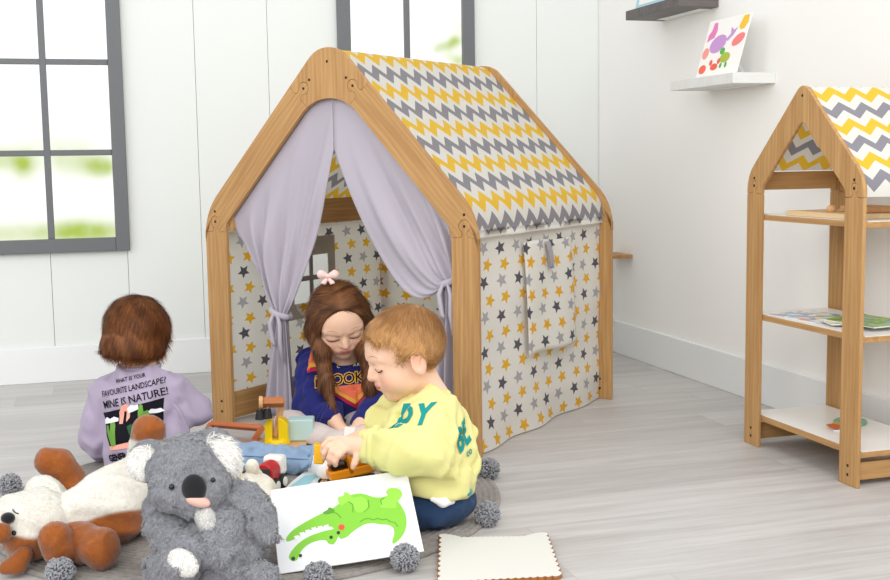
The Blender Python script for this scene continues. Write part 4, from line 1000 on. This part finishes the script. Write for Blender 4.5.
disc_toy([(850+17*math.cos(a), 423+4.6*math.sin(a)) for a in [TAU*i/24 for i in range(24)]], .0942, .006, plastic('sage_green', '7fb79a', .5), 'shell', tz)
disc_toy([(838+7*math.cos(a), 424.5+2.2*math.sin(a)) for a in [TAU*i/16 for i in range(16)]], .1004, .001, plastic('amber', 'e6a53a', .5), 'spot', tz)
disc_toy([(826, 425), (833, 424), (842, 426), (838, 429), (830, 428)], .1016, .002, plastic('rust_orange', 'c8622c', .5), 'head', tz)
disc_toy([(827, 426), (838, 429), (846, 428), (845, 432), (834, 431)], .0942, .003, M_whiteP, 'foot', tz)
# ------------------------------------------------------------------ children
M_skin = colmat('skin', .5, .05, (350, .06), .35, sss=.12)
SKIN, LIP, BLUSH = L3('edc3a8'), L3('cd8078'), L3('e69f8a')
M_hairm = {}
def hairmat(n):
    m = colmat('hair_'+n, .5, .0, None, .22); return m
M_lash = Mat('dark_lashes', '2b1a14', .6).m
def head_solid(S, c, R, s, neck, nr=.20, jaw=1.0):
    p = lambda x, y, z: c+R @ (A3((x, y, z))*s)
    q = lambda *r: tuple(v*s for v in r)
    E = lambda x, y, z, r, k=.05, R2=None, op='u': S.ell(p(x, y, z), q(*r), R if R2 is None else R2, k*s, op)
    E(0, -.07, .10, (.385, .430, .395)); E(0, .12, .09, (.335, .275, .28), .12); E(0, .09, -.18, (.31*jaw, .285, .30), .10)
    for x in (-1, 1):
        E(x*.185, .215, -.20, (.135, .135, .14), .12); E(x*.17, .05, -.28, (.12, .14, .11), .10)
    E(0, .265, -.405, (.095, .085, .075), .10); E(0, .20, -.36, (.15, .12, .10), .10)
    S.chain([p(0, -.10, -.25), neck], [nr*s, nr*s*1.02], .10*s)
    for x in (-1, 1): E(x*.155, .47, -.005, (.115, .10, .075), .10, op='s')
    for x in (-1, 1):
        E(x*.155, .318, -.012, (.092, .070, .066), .025)
        S.cap(p(x*.07, .375, .075), p(x*.24, .315, .085), .030*s, .026*s, .06*s)
    S.chain([p(0, .365, .02), p(0, .405, -.07), p(0, .435, -.125)], [.030*s, .036*s, .050*s], .05*s)
    for x in (-1, 1): E(x*.050, .395, -.140, (.032, .038, .028), .03)
    for x in (-1, 1): S.sph(p(x*.024, .432, -.168), .014*s, .012*s, 's')
    E(0, .345, -.245, (.13, .075, .07), .06)
    E(0, .398, -.232, (.080, .030, .020), .018); E(0, .388, -.276, (.066, .032, .022), .018)
    S.cap(p(-.085, .395, -.254), p(.085, .395, -.254), .008*s, .008*s, .012*s, 's')
    for x in (-1, 1):
        Re = rotated(R, R[:, 2], x*-18)
        E(x*.385, -.05, -.075, (.040, .100, .150), .03, Re); E(x*.432, -.030, -.06, (.042, .058, .095), .02, Re, 's')
    return p
def skin_color(c, R, s, hands=()):
    def f(Pn, N):
        l = ((Pn-c) @ R)/s; C = np.tile(SKIN, (len(Pn), 1)); x, y, z = l[:, 0], l[:, 1], l[:, 2]
        g = lambda x0, z0, sx, sz, y0=.1: np.exp(-((np.abs(x)-x0)/sx)**2-((z-z0)/sz)**2)*(y > y0)
        def mixin(w, col_): 
            nonlocal C; w = np.clip(w, 0, 1)[:, None]; C = C*(1-w)+col_*w
        mixin(.55*g(.20, -.19, .10, .09), BLUSH); mixin(.35*g(0, -.13, .06, .05, .35), BLUSH)
        lip = np.clip(1.6*np.exp(-(x/.075)**4-((z+.254)/.042)**4), 0, 1)*(y > .33); mixin(lip*.95, LIP)
        mixin(.9*np.exp(-(x/.07)**4-((z+.254)/.008)**2)*(y > .33), L3('7c3b38'))
        ear = (np.abs(x) > .34)*np.exp(-((y+.05)/.12)**2-((z+.07)/.14)**2); mixin(.45*ear, BLUSH)
        for hc in hands: mixin(.35*np.exp(-((Pn-hc)**2).sum(1)/.012**2), BLUSH)
        return C
    return f
def face_bits(body, root, c, R, s, brow=L3('8a5f42'), open_=0.0):
    bv = bvh_of(body); p = lambda x, y, z: Vector(c+R @ (A3((x, y, z))*s)); dr = Vector(-R[:, 1])
    def hit(x, z, lift=.0006):
        o = p(x, 1.2, z); h = bv.ray_cast(o, dr, 2*s); return (h[0]-dr*lift) if h[0] else p(x, .38, z)
    bm_ = Mat('brow_hair', 'b98f6c', .9).m
    for x in (-1, 1):
        b = MB(); b.tube([hit(x*(.155+.085*math.cos(a)), -.030-.030*math.sin(a)-0.0, .0004) for a in [PI*i/10 for i in range(11)]], [.0007]+[.0016]*9+[.0008], 6)
        b.build('eyelashes', M_lash, root, smooth=True)
        b = MB(); b.tube([hit(x*(.155+.075*math.cos(a)), -.012+.052*math.sin(a)-.0, .0001) for a in [PI*(.15+.7*i/8) for i in range(9)]], .0005, 5); b.build('lid_crease', Mat('lid_crease', 'b98570', .6).m, root, smooth=True)
        b = MB(); b.tube([hit(x*(.075+.18*t), .098+.038*math.sin(PI*(.15+.75*t)), .0002) for t in [i/9 for i in range(10)]], [.0005, .001, .0013, .0014, .0014, .0013, .0012, .001, .0008, .0005], 5, flat=.6); b.build('eyebrow', bm_, root, smooth=True)
def finger(S, pts, r0, k=.004): S.chain(pts, [r0*(1-.10*i) for i in range(len(pts))], k)
def ring(pts, r, name, mat, par, n=8): return MB().tube(pts+[pts[0], pts[1]], r, n, cap=False).build(name, mat, par, smooth=True)
def loop_around(bv, c, ax, r0, n=40, lift=0.0):
    """closed curve on a surface round axis ax through c"""
    c, ax = Vector(c), Vector(ax).normalized(); a = ax.orthogonal().normalized(); b = ax.cross(a); out = []
    for i in range(n):
        d = a*math.cos(TAU*i/n)+b*math.sin(TAU*i/n); h = bv.ray_cast(c+d*r0*3, -d, r0*3); out.append((h[0]+d*lift) if h[0] else c+d*r0)
    return out
def sweat(name, color, **k): return fabric(name, color, .95, .12, 700, .25, **k)
NP = lambda v: np.array(v, dtype=np.float32)
def hair_cap(S, c, R, s, grow=1.0):
    p = lambda x, y, z: c+R @ (A3((x, y, z))*s); 
    S.ell(p(0, -.07, .11), tuple(v*s*grow for v in (.415, .465, .425)), R, .05*s); S.ell(p(0, .10, .15), tuple(v*s*grow for v in (.36, .31, .27)), R, .12*s); return p
def hairfn(c, R, flow):
    def f(root, nn):
        l = (root-c) @ R; return flow(l) @ R.T
    return f
def hcol(c1, c2, seed=0):
    def f(Pn, N):
        r = np.random.default_rng(seed); w = (.5+.5*np.sin(Pn @ (r.normal(size=3)*90)+2*np.sin(Pn @ (r.normal(size=3)*60))))[:, None]; return c1*(1-w)+c2*w
    return f

# ---- toddler in the yellow sweatshirt
YB = PZ(430, 522, .0115); boy = empty('person', YB); tag(boy, 'toddler in a pale yellow sweatshirt and blue jeans sitting sideways with a toy digger', 'person')
fY = (-CR*.95-CF*.30).normalized()*math.cos(.36)-up3*math.sin(.36); RY = frame(fY, up3); cY = NP(P(403, 353, 2.72)); sY = .205
S = Soft(.0028)
neckY = P(430, 396, 2.735); head_solid(S, cY, RY, sY, neckY, .19)
S.chain([P(430, 405, 2.735), P(432, 430, 2.73), P(433, 468, 2.71), P(436, 494, 2.72)], [.045, .066, .072, .060], .03)
S.chain([P(434, 414, 2.66), P(424, 450, 2.585), P(364, 447, 2.615), P(352, 446, 2.625)], [.030, .028, .020, .021], .02)
S.chain([P(405, 407, 2.81), P(381, 425, 2.80), P(356, 441, 2.78)], [.030, .026, .020], .02)
S.ell(P(346, 445, 2.628), (.027, .018, .020), rotated(RC, CF, 8), .012)
for pts in ([(341, 439, 2.645), (330, 440, 2.645), (324, 446, 2.642), (322.5, 452, 2.645)], [(339, 442, 2.628), (329, 446, 2.622), (324.5, 453, 2.622), (324, 458, 2.626)], [(340, 446, 2.614), (332, 451, 2.607), (329.5, 458, 2.608), (330, 463, 2.612)], [(344, 450, 2.606), (338, 455, 2.600), (335, 461, 2.602), (335.5, 465, 2.606)]):
    finger(S, [P(*q) for q in pts], .0088)
finger(S, [P(357, 450, 2.612), P(357, 457, 2.600), P(354.5, 463, 2.598), P(353, 467.5, 2.600)], .0092)
S.ell(P(351, 443, 2.775), (.024, .018, .018), RC, .012)
for i in range(4): finger(S, [P(346, 440+3*i, 2.775), P(339, 441+3.5*i, 2.77), P(335, 445+3.6*i, 2.765)], .0080)
finger(S, [P(352, 450, 2.765), P(347, 455, 2.755), P(343, 458, 2.75)], .0085)
S.chain([P(436, 503, 2.715), P(394, 511, 2.67), P(362, 500, 2.83), P(350, 497, 2.86)], [.038, .038, .028, .026], .02)
S.chain([P(425, 500, 2.78), P(378, 500, 2.90), P(392, 512, 2.74)], [.040, .036, .028], .02)
bodyY = S.mesh('body', M_skin, boy, skin_color(cY, RY, sY, [NP(P(330, 460, 2.607)), NP(P(353, 466, 2.6))]))
face_bits(bodyY, boy, cY, RY, sY)
M_ysw, M_teal = sweat('pale_yellow_fleece', 'e0db93'), fabric('teal_print', '1f8f8c', .8, 0, 700, .1)
S = Soft(.003)
S.chain([P(430, 409, 2.735), P(431, 428, 2.735), P(430, 462, 2.715), P(431, 487, 2.71)], [.048, .076, .094, .092], .03)
S.ell(P(445, 440, 2.735), (.055, .07, .08), RC, .04); S.ell(P(405, 440, 2.74), (.05, .08, .07), RC, .04)
S.chain([P(434, 417, 2.668), P(426, 450, 2.590), P(400, 452, 2.585), P(372, 447, 2.61)], [.058, .052, .045, .034], .025)
S.chain([P(404, 405, 2.81), P(382, 424, 2.80), P(362, 438, 2.785)], [.048, .044, .032], .025)
S.cut(P(372, 447, 2.61)-CR*.022, -CR, .004); S.cut(P(420, 492, 2.70), CU*-1+CR*.06, .012)
S.sph(P(424, 384, 2.725), .050, .010, 's')
S.disp = folds(.0065, 120, 21, 7, base=.004)
shY = S.mesh('sweatshirt', M_ysw, boy)
bvY = bvh_of(shY)
ring(loop_around(bvY, P(374, 447, 2.611)+CR*.004, (P(400, 451, 2.588)-P(366, 447, 2.615)), .034, 28, -.002), .0085, 'cuff', M_ysw, shY)
ring([P(428, 400, 2.735)+(CR*math.cos(a)*.93+CF*math.sin(a)*.9+CU*(-.30*math.cos(a)))*.058 for a in [TAU*i/30 for i in range(30)]], .0075, 'collar', M_ysw, shY)
def decal_obj(name, bv, items, mats, par, o, ex, ey, dr, lift=.0012): return decal(bv, items, o, ex, ey, dr, lift*2.2).build(name, mats, par, smooth=False)
exY = (CR*.80+CU*.48-CF*.0).normalized(); eyY = (CU*.93-CR*.36).normalized()
decal_obj('print', bvY, [text2d('BE', .076, .004, .0024)+(0,)], M_teal, shY, P(460, 436, 2.66), exY*.72, eyY*1.05, CF-CR*.75)
decal_obj('print', bvY, [text2d('co', .026, .003, .0006)+(0,)], M_teal, shY, P(469, 452, 2.66), exY*.8, eyY, CF-CR*.75)
decal_obj('print', bvY, [text2d("D Y", .060, .004, .0036)+(0,)], M_teal, shY, P(414, 415, 2.62), (CR*.93+CU*.10).normalized()*.85, (CU*.95+CR*.2), CF+CR*.2)
M_jean, M_jean2 = fabric('dark_denim', '2f4668', .9, .1, 1100, .5), fabric('light_denim', '8ba3bf', .9, .1, 1100, .5)
S = Soft(.003); S.chain([P(438, 504, 2.705), P(394, 511, 2.67), P(364, 500, 2.83)], [.058, .050, .038], .02); S.chain([P(428, 500, 2.77), P(378, 500, 2.90), P(390, 511, 2.75)], [.055, .047, .038], .02); S.ell(P(438, 500, 2.73), (.085, .085, .05), RC, .03)
S.disp = folds(.005, 150, 5, 6, base=.001); S.mesh('jeans', M_jean, boy)
S = Soft(.003); S.chain([P(432, 499, 2.615), P(443, 502, 2.625), P(452, 501, 2.64)], [.006, .011, .008], .01); S.mesh('undershirt_hem', fabric('white_jersey', 'f2f1ee'), boy)
S = Soft(.003); S.ell(P(462, 494, 2.655), (.026, .02, .011), rotated(RC, CF, -18), .01); S.mesh('shirt_tail', fabric('teal_jersey', '3f9795'), boy)
# hair
M_hair = hairmat('shared'); H1, H2 = L3('cf9e68'), L3('a27446')
def hair(name, S, par, c, R, s, c1, c2, n, ln, wd, flow, jit=.10, disp=None, seed=0, stand=.10):
    S.disp = disp; return S.mesh(name, M_hair, par, hcol(c1, c2, seed), (n, ln, wd, hairfn(c, R, flow), jit, None, stand), ground=None)
S = Soft(.0028); p = hair_cap(S, cY, RY, sY, 1.0)
S.ell(p(0, .41, -.10), tuple(v*sY for v in (.46, .33, .46)), RY, .03*sY, 's')
for x in (-1, 1): S.ell(p(x*.38, .30, .07), tuple(v*sY for v in (.17, .19, .20)), RY, .06*sY, 's')
for x in (-1, 1): S.ell(p(x*.40, .03, -.20), tuple(v*sY for v in (.22, .20, .22)), RY, .04*sY, 's')
S.cut(p(0, -.3, -.24), RY @ A3((0, -.35, -1)), .01)
def flowY(l):
    a = np.arctan2(l[:, 0], l[:, 1]+.02); top = np.clip((l[:, 2]/sY+.1)*1.6, 0, 1)[:, None]
    down = np.stack([l[:, 0]*1.5, np.where(l[:, 1] > -.02, .10, -.05), -np.abs(l[:, 2])*.3-.06], 1); swirl = np.stack([l[:, 0]*2, l[:, 1]*1+.10, -.02+0*l[:, 0]], 1)
    return down*(1-top)+swirl*top
hair('hair', S, boy, cY, RY, sY, H1, H2, 9000, .026, .0007, flowY, .012, wrinkles(.001, 80, 3))

# ---- girl in navy inside the doorway
GB = PZ(325, 446, .0115); girl = empty('person', GB); tag(girl, 'girl in a navy sweatshirt with a pink bow sitting in the playhouse doorway', 'person')
fh = (-CF*.955+CR*.30).normalized(); fG = fh*math.cos(.62)-up3*math.sin(.62); RG = frame(fG, CU*math.cos(.16)-CR*math.sin(.16)); cG = NP(P(339, 320, 3.660)); sG = .220
S = Soft(.0030); head_solid(S, cG, RG, sG, P(342, 360, 3.750), .17)
S.chain([P(342, 368, 3.760), P(343, 392, 3.770), P(338, 425, 3.790)], [.05, .075, .080], .03)
S.chain([P(316, 370, 3.750), P(312, 402, 3.670), P(333, 419, 3.600), P(341, 429, 3.570)], [.034, .030, .023, .020], .02)
S.chain([P(368, 372, 3.750), P(378, 402, 3.670), P(362, 424, 3.570), P(357, 430, 3.550)], [.034, .030, .023, .020], .02)
for (hx_, hy_, d, sg) in ((346, 435, 3.555, 1), (354, 434, 3.54, -1)):
    S.ell(P(hx_, hy_, d), (.024, .018, .026), rotated(RC, CF, sg*-30), .012)
    for i in range(4): finger(S, [P(hx_+sg*(4-3.2*i)*1.0, hy_+4-abs(i-1.5)*.6, d-.01), P(hx_+sg*(6-3.0*i), hy_+9, d-.02), P(hx_+sg*(6.5-2.8*i), hy_+13-abs(i-1)*.8, d-.015)], .0078)
    finger(S, [P(hx_+sg*5, hy_-2, d-.01), P(hx_+sg*9, hy_+3, d-.02), P(hx_+sg*9, hy_+7, d-.02)], .0082)
S.chain([P(322, 428, 3.730), P(289, 428, 3.600), P(318, 438, 3.530), P(345, 441, 3.490)], [.055, .046, .036, .026], .02)
S.chain([P(352, 428, 3.730), P(388, 430, 3.600), P(362, 440, 3.490), P(330, 444, 3.470)], [.055, .046, .036, .026], .02)
bodyG = S.mesh('body', M_skin, girl, skin_color(cG, RG, sG)); face_bits(bodyG, girl, cG, RG, sG)
M_navy, M_tights = sweat('navy_fleece', '272b6c'), fabric('pale_grey_tights', 'd3c6c2', .8, .2, 900, .15)
S = Soft(.003); S.chain([P(322, 428, 3.730), P(289, 428, 3.600), P(318, 438, 3.530), P(340, 441, 3.490)], [.062, .051, .041, .030], .02); S.chain([P(352, 428, 3.730), P(388, 430, 3.600), P(362, 440, 3.490), P(332, 444, 3.470)], [.060, .050, .040, .030], .02)
S.mesh('tights', M_tights, girl)
S = Soft(.003); S.chain([P(342, 366, 3.760), P(343, 388, 3.765), P(337, 420, 3.785)], [.070, .092, .108], .03); S.chain([P(315, 367, 3.750), P(312, 402, 3.670), P(328, 414, 3.615)], [.052, .050, .037], .025); S.chain([P(366, 372, 3.750), P(378, 402, 3.670), P(366, 420, 3.590)], [.052, .050, .037], .025)
S.ell(P(318, 415, 3.730), (.07, .06, .045), RC, .03)
S.sph(P(342, 352, 3.725), .055, .01, 's'); S.disp = folds(.0065, 120, 33, 7, base=.004); shG = S.mesh('sweatshirt', M_navy, girl); bvG = bvh_of(shG)
ring(loop_around(bvG, P(329, 415, 3.612), P(333, 419, 3.600)-P(312, 402, 3.670), .036, 28, -.003), .008, 'cuff', M_navy, shG)
ring([P(342, 362, 3.752)+(CR*math.cos(a)+CF*math.sin(a)*.85+CU*(.25*math.sin(a)))*.060 for a in [TAU*i/30 for i in range(30)]], .007, 'collar', M_navy, shG)
M_coral, M_gold, M_crim, M_ink, M_lemon = [fabric(n, c, .8, 0, 700, .1) for n, c in (('coral_print', 'f4805f'), ('gold_print', 'f6bd4e'), ('crimson_print', 'c92f52'), ('black_print', '15141c'), ('lemon_print', 'f5ea9c'))]
px = 1/314.0
og = P(353, 378, 3.680); gx, gy = (CR*.985+CU*.10).normalized(), (CU*.985-CR*.10).normalized()
def q2(pl): return [(x*px, -y*px) for x, y in pl]
decal_obj('print', bvG, [text2d('BROOKLYN', .047, .004, .0028, space=.9)+(0,)], M_gold, shG, og, gx, gy, CF, .0012)
decal_obj('print', bvG, [text2d('BROOKLYN', .047, .004, .0002, space=.9)+(0,)], M_ink, shG, og, gx, gy, CF, .0018)
decal_obj('print', bvG, [text2d('ONE OF A KIND', .013, .003, .0004)+(0,)], M_lemon, shG, og+gy*.040, gx, gy, CF, .0012)
decal_obj('print', bvG, [tri2d(q2([(-20, 6), (18, 6), (19, 12), (0, 31), (-20, 14)]))+(2,)], [M_coral, M_gold, M_crim], shG, og, gx, gy, CF, .0010)
decal_obj('print', bvG, [tri2d(q2([(-18, 6), (16, 6), (17, 10), (0, 26), (-18, 12)]))+(1,)], [M_coral, M_gold, M_crim], shG, og, gx, gy, CF, .0014)
decal_obj('print', bvG, [tri2d(q2([(-16, 6), (14, 6), (14, 9), (0, 21), (-15, 11)]))+(0,)], [M_coral, M_gold, M_crim], shG, og, gx, gy, CF, .0018)
oS = P(314, 360, 3.680)
for pl, mi, lf in (([(-8, -8), (6, -7), (10, 8), (-6, 10)], 0, .0010), ([(-6, 3), (9, 1), (10, 5), (-5.5, 7.5)], 1, .0014), ([(-5.5, 7.5), (10, 5), (11, 9), (-5, 12)], 2, .0014)):
    decal_obj('shoulder_stripe', bvG, [tri2d(q2(pl))+(mi,)], [M_coral, M_gold, M_crim], shG, oS+CR*.004, CR, CU, CF+CR*.25, lf)
# hair: parted cap, long locks, bow
H3, H4 = L3('7d5233'), L3('4c2e1c')
S = Soft(.003); p = hair_cap(S, cG, RG, sG, .985)
S.ell(p(0, .46, -.02), tuple(v*sG for v in (.35, .38, .465)), RG, .05*sG, 's'); S.ell(p(0, .40, -.50), tuple(v*sG for v in (.30, .45, .40)), RG, .05*sG, 's')
S.chain([p(-.33, .02, .15), p(-.40, .05, -.15), P(318, 352, 3.650), P(321, 384, 3.630), P(330, 406, 3.605)] if False else [p(.31, -.02, .15), p(.36, .00, -.12), P(322, 350, 3.630), P(326, 382, 3.610), P(333, 408, 3.585)], [.026, .028, .024, .020, .008], .025)
S.chain([p(-.31, -.02, .15), p(-.37, .00, -.12), P(366, 350, 3.640), P(371, 385, 3.630), P(369, 405, 3.620)], [.026, .028, .026, .022, .010], .025)
S.chain([p(0, -.38, .0), P(342, 352, 3.870), P(342, 395, 3.880)], [.06, .07, .04], .04)
def flowG(l):
    dn = (np.array([0, 0, -1.0]) @ RG); top = np.clip((l[:, 2]/sG-.05)*2.2, 0, 1)[:, None]
    side = np.stack([np.sign(l[:, 0])*.9+l[:, 0]*0, -.5+0*l[:, 0], -.4+0*l[:, 0]], 1); return dn[None, :]*(1-top)+side*top
hair('hair', S, girl, cG, RG, sG, H3, H4, 14000, .034, .0007, flowG, .10, wrinkles(.0016, 70, 11, (1, 1, .3)), 4)
M_bow = fabric('pink_bow', 'f5d3cc', .8, .2); pb_ = p(-.02, .02, .56) if False else None
bo = P(328, 276, 3.600)
bw_ = MB()
for s in (-1, 1):
    S = Soft(.0018); S.cap(bo, bo+CR*(.020*s)+CU*.005, .006, .0145, .004); S.cap(bo+CF*.012, bo+CR*(.020*s)+CU*.006+CF*.012, .001, .004, .004); S.mesh('bow_loop', M_bow, girl, ground=None)
    S = Soft(.0018); S.cap(bo-CU*.004, bo+CR*(.013*s)-CU*.021, .004, .0085, .004); S.cut(bo+CR*(.013*s)-CU*.026, -CU+CR*.3*s, .002); S.mesh('bow_tail', M_bow, girl, ground=None)
S = Soft(.002); S.sph(bo-CF*.004, .0075); S.mesh('bow_knot', M_bow, girl, ground=None)

# ---- child in lilac seen from behind
LB = PZ(140, 472, .0115); lil = empty('person', LB); tag(lil, 'child with a brown bob in a lilac printed sweatshirt seen from behind', 'person')
fh = (CF*.90+CR*.42).normalized(); fL = fh*math.cos(.30)-up3*math.sin(.30); RL = frame(fL, CU+CR*.04); cL = NP(P(138, 333, 3.30)); sL = .182
S = Soft(.0032); head_solid(S, cL, RL, sL, P(139, 366, 3.29), .20)
S.chain([P(140, 372, 3.29), P(143, 400, 3.28), P(144, 445, 3.27), P(144, 458, 3.27)], [.05, .072, .075, .075], .03)
S.chain([P(107, 393, 3.30), P(99, 434, 3.32), P(114, 462, 3.40), P(122, 462, 3.42)], [.030, .028, .022, .02], .02)
S.chain([P(177, 390, 3.30), P(197, 411, 3.34), P(175, 427, 3.26), P(166, 432, 3.24)], [.030, .028, .022, .02], .02)
for c0_, dx in ((P(127, 461, 3.43), 1), (P(160, 434, 3.225), -1)):
    S.ell(c0_, (.025, .016, .020), RC, .012)
    for i in range(4): finger(S, [c0_+CR*(.015*dx)+CU*(.015-.010*i), c0_+CR*(.035*dx)+CU*(.012-.010*i), c0_+CR*(.048*dx)+CU*(.003-.008*i)], .008)
    finger(S, [c0_+CU*.012-CF*.01, c0_+CR*(.018*dx)+CU*.02-CF*.022, c0_+CR*(.032*dx)+CU*.016-CF*.026], .0085)
S.chain([P(165, 461, 3.27), P(248, 460, 3.21), P(310, 462, 3.18), P(324, 463, 3.16)], [.038, .030, .026, .024], .02); S.chain([P(322, 464, 3.16), P(325, 470, 3.06)], [.026, .020], .02)
S.chain([P(135, 458, 3.30), P(118, 432, 3.58), P(165, 434, 3.66), P(180, 436, 3.66)], [.05, .042, .030, .025], .02)
S.mesh('body', M_skin, lil, skin_color(cL, RL, sL))
M_lil = sweat('lilac_fleece', 'aca0b6')
S = Soft(.0032); S.chain([P(140, 378, 3.29), P(143, 402, 3.285), P(145, 440, 3.27), P(146, 462, 3.27)], [.064, .090, .102, .104], .03); S.ell(P(121, 394, 3.30), (.055, .055, .046), RC, .04); S.ell(P(164, 392, 3.30), (.055, .055, .046), RC, .04)
S.chain([P(107, 395, 3.30), P(99, 434, 3.32), P(110, 458, 3.38)], [.050, .050, .042], .03); S.chain([P(176, 391, 3.30), P(195, 410, 3.33), P(177, 424, 3.27)], [.050, .042, .034], .025)
S.sph(P(139, 358, 3.285), .050, .01, 's'); S.disp = folds(.0055, 95, 57, 6, base=.004); shL = S.mesh('sweatshirt', M_lil, lil); bvL = bvh_of(shL)
ring([P(139, 366, 3.292)+(CR*math.cos(a)+CF*math.sin(a)*.9+CU*(.10*math.sin(a)))*.056 for a in [TAU*i/30 for i in range(30)]], .007, 'collar', M_lil, shL)
ring(loop_around(bvL, P(177, 424, 3.27), P(195, 410, 3.33)-P(172, 428, 3.25), .036, 28, -.003), .008, 'cuff', M_lil, shL)
pxl = 1/366.0; th = math.radians(13.0); lx = CR*math.cos(th)+CU*math.sin(th); ly = CU*.955-CR*.26
def T(txt, size, u, v, bold=.0003, name='print', mat=M_ink, wid=None):
    g = text2d(txt, size, .004, bold); xs = [q[0] for q in g[0]]; k = 1 if wid is None else wid*pxl/(max(xs)-min(xs)); g = ([(x*k, y) for x, y in g[0]], g[1])
    decal_obj(name, bvL, [g+(0,)], mat, shL, P(u, v, 3.18), lx, ly, CF, .0012)
T('WHAT IS YOUR', .016, 126, 379.5, .0002, wid=31); T('FAVOURITE LANDSCAPE?', .023, 128, 389, .0002, wid=65); T('MINE IS NATURE!', .030, 130.5, 400, .0003, wid=67); T('GENERATION', .026, 128, 455, .0012, wid=42); pass
oL = P(96.5, 415.5, 3.18)
def pic(pl, mat, lift): 
    def m(u, v): x, y = u-96.5, v-415.5; a = (CR*x-CU*y)*pxl; return a
    A = np.array([[lx.dot(CR), ly.dot(CR)], [lx.dot(CU), ly.dot(CU)]]); I = np.linalg.inv(A)
    pts = [tuple(I @ np.array(((u-96.5)*pxl, -(v-415.5)*pxl))) for u, v in pl]
    decal_obj('print', bvL, [tri2d(pts, .007)+(0,)], mat, shL, oL, lx, ly, CF, lift)
def z6(pl): return [(75+x/4.64, 355+y/4.64) for x, y in pl]
M_cac, M_pinkp, M_cloud, M_cac2 = [fabric(n, c, .8, 0, 700, .1) for n, c in (('cactus_print', '6f9c45'), ('peach_print', 'eda795'), ('cloud_print', 'eef0f4'), ('dark_green_print', '2f5a3a'))]
pic(z6([(98, 280), (398, 203), (402, 300), (400, 400), (160, 440)]), M_ink, .0010)
pic(z6([(155, 425), (400, 365), (400, 402), (160, 442)]), M_pinkp, .0014)
pic(z6([(185, 400), (205, 350), (235, 335), (270, 375), (290, 392)]), M_ink, .0018)
pic(z6([(205, 320), (200, 270), (212, 238), (235, 225), (252, 236), (256, 290), (240, 310), (238, 262), (226, 262), (224, 318)]), M_pinkp, .0018)
pic(z6([(128, 335), (140, 330), (160, 360), (152, 310), (170, 300), (186, 330), (195, 415), (172, 425), (150, 385)]), M_cac, .0020)
pic(z6([(290, 240), (300, 228), (312, 232), (318, 262), (335, 255), (345, 270), (330, 300), (322, 345), (300, 350)]), M_cac, .0018)
pic(z6([(245, 330), (262, 318), (285, 330), (300, 385), (270, 392)]), M_cac2, .0018)
for c_ in ([(110, 310), (130, 295), (150, 302), (170, 290), (198, 295), (198, 308), (150, 320), (115, 330)], [(240, 250), (258, 232), (275, 235), (290, 230), (294, 250), (270, 262), (248, 270)], [(338, 262), (352, 250), (372, 252), (390, 248), (408, 262), (380, 270), (345, 272)]): pic(z6(c_), M_cloud, .0024)
S = Soft(.003); S.chain([P(165, 461, 3.27), P(248, 460, 3.21), P(317, 461.5, 3.178)], [.056, .042, .039], .02); S.chain([P(135, 458, 3.30), P(118, 432, 3.58), P(165, 434, 3.66)], [.058, .048, .038], .02); S.ell(P(146, 458, 3.29), (.10, .09, .055), RC, .03)
S.disp = folds(.006, 150, 16, 7, base=.001); jL = S.mesh('jeans', M_jean2, lil); bvJ = bvh_of(jL)
MB().tube([(bvJ.ray_cast(CAM, (P(u, v, 1)-CAM).normalized())[0] or P(u, v, 3.16))-CF*.0006 for u, v in [(228+9*i, 455+.5*i) for i in range(10)]], .0016, 6).build('seam', fabric('seam_denim', '5e7da3'), jL)
ring(loop_around(bvJ, P(315, 461, 3.18), P(316, 461, 3.18)-P(245, 458, 3.21), .042, 30, -.002), .007, 'cuff', M_jean2, jL)
S = Soft(.003); S.chain([P(306, 462, 3.185), P(321, 463, 3.165)], [.030, .031], .02); S.chain([P(321, 464, 3.165), P(325, 470, 3.055)], [.030, .024], .02); S.mesh('sock', fabric('white_sock', 'ebe9e6', .9, .2, 500, .3), lil)
# bob
H5, H6 = L3('8a552e'), L3('5c351b')
S = Soft(.003); p = hair_cap(S, cL, RL, sL, 1.08)
S.chain([p(0, -.12, .05), p(0, -.12, -.20)], [.44*sL, .435*sL], .06*sL); S.chain([p(0, .05, .05), p(0, .05, -.12)], [.43*sL, .42*sL], .06*sL)
S.ell(p(0, .52, -.30), tuple(v*sL for v in (.34, .40, .55)), RL, .04*sL, 's'); S.cut(P(136, 357, 3.25), -CU*1.0-CR*.12+CF*.15, .012)
def flowL(l): return np.stack([l[:, 0]*np.clip(1+l[:, 2]/sL, 0, 2), (l[:, 1]+.05*sL)*np.clip(.8+l[:, 2]/sL, 0, 2), -.04-.75*np.hypot(l[:, 0], l[:, 1])], 1)
hair('hair', S, lil, cL, RL, sL, H5, H6, 15000, .036, .0007, flowL, .006, wrinkles(.0010, 90, 31, (1, 1, .15)), 8)
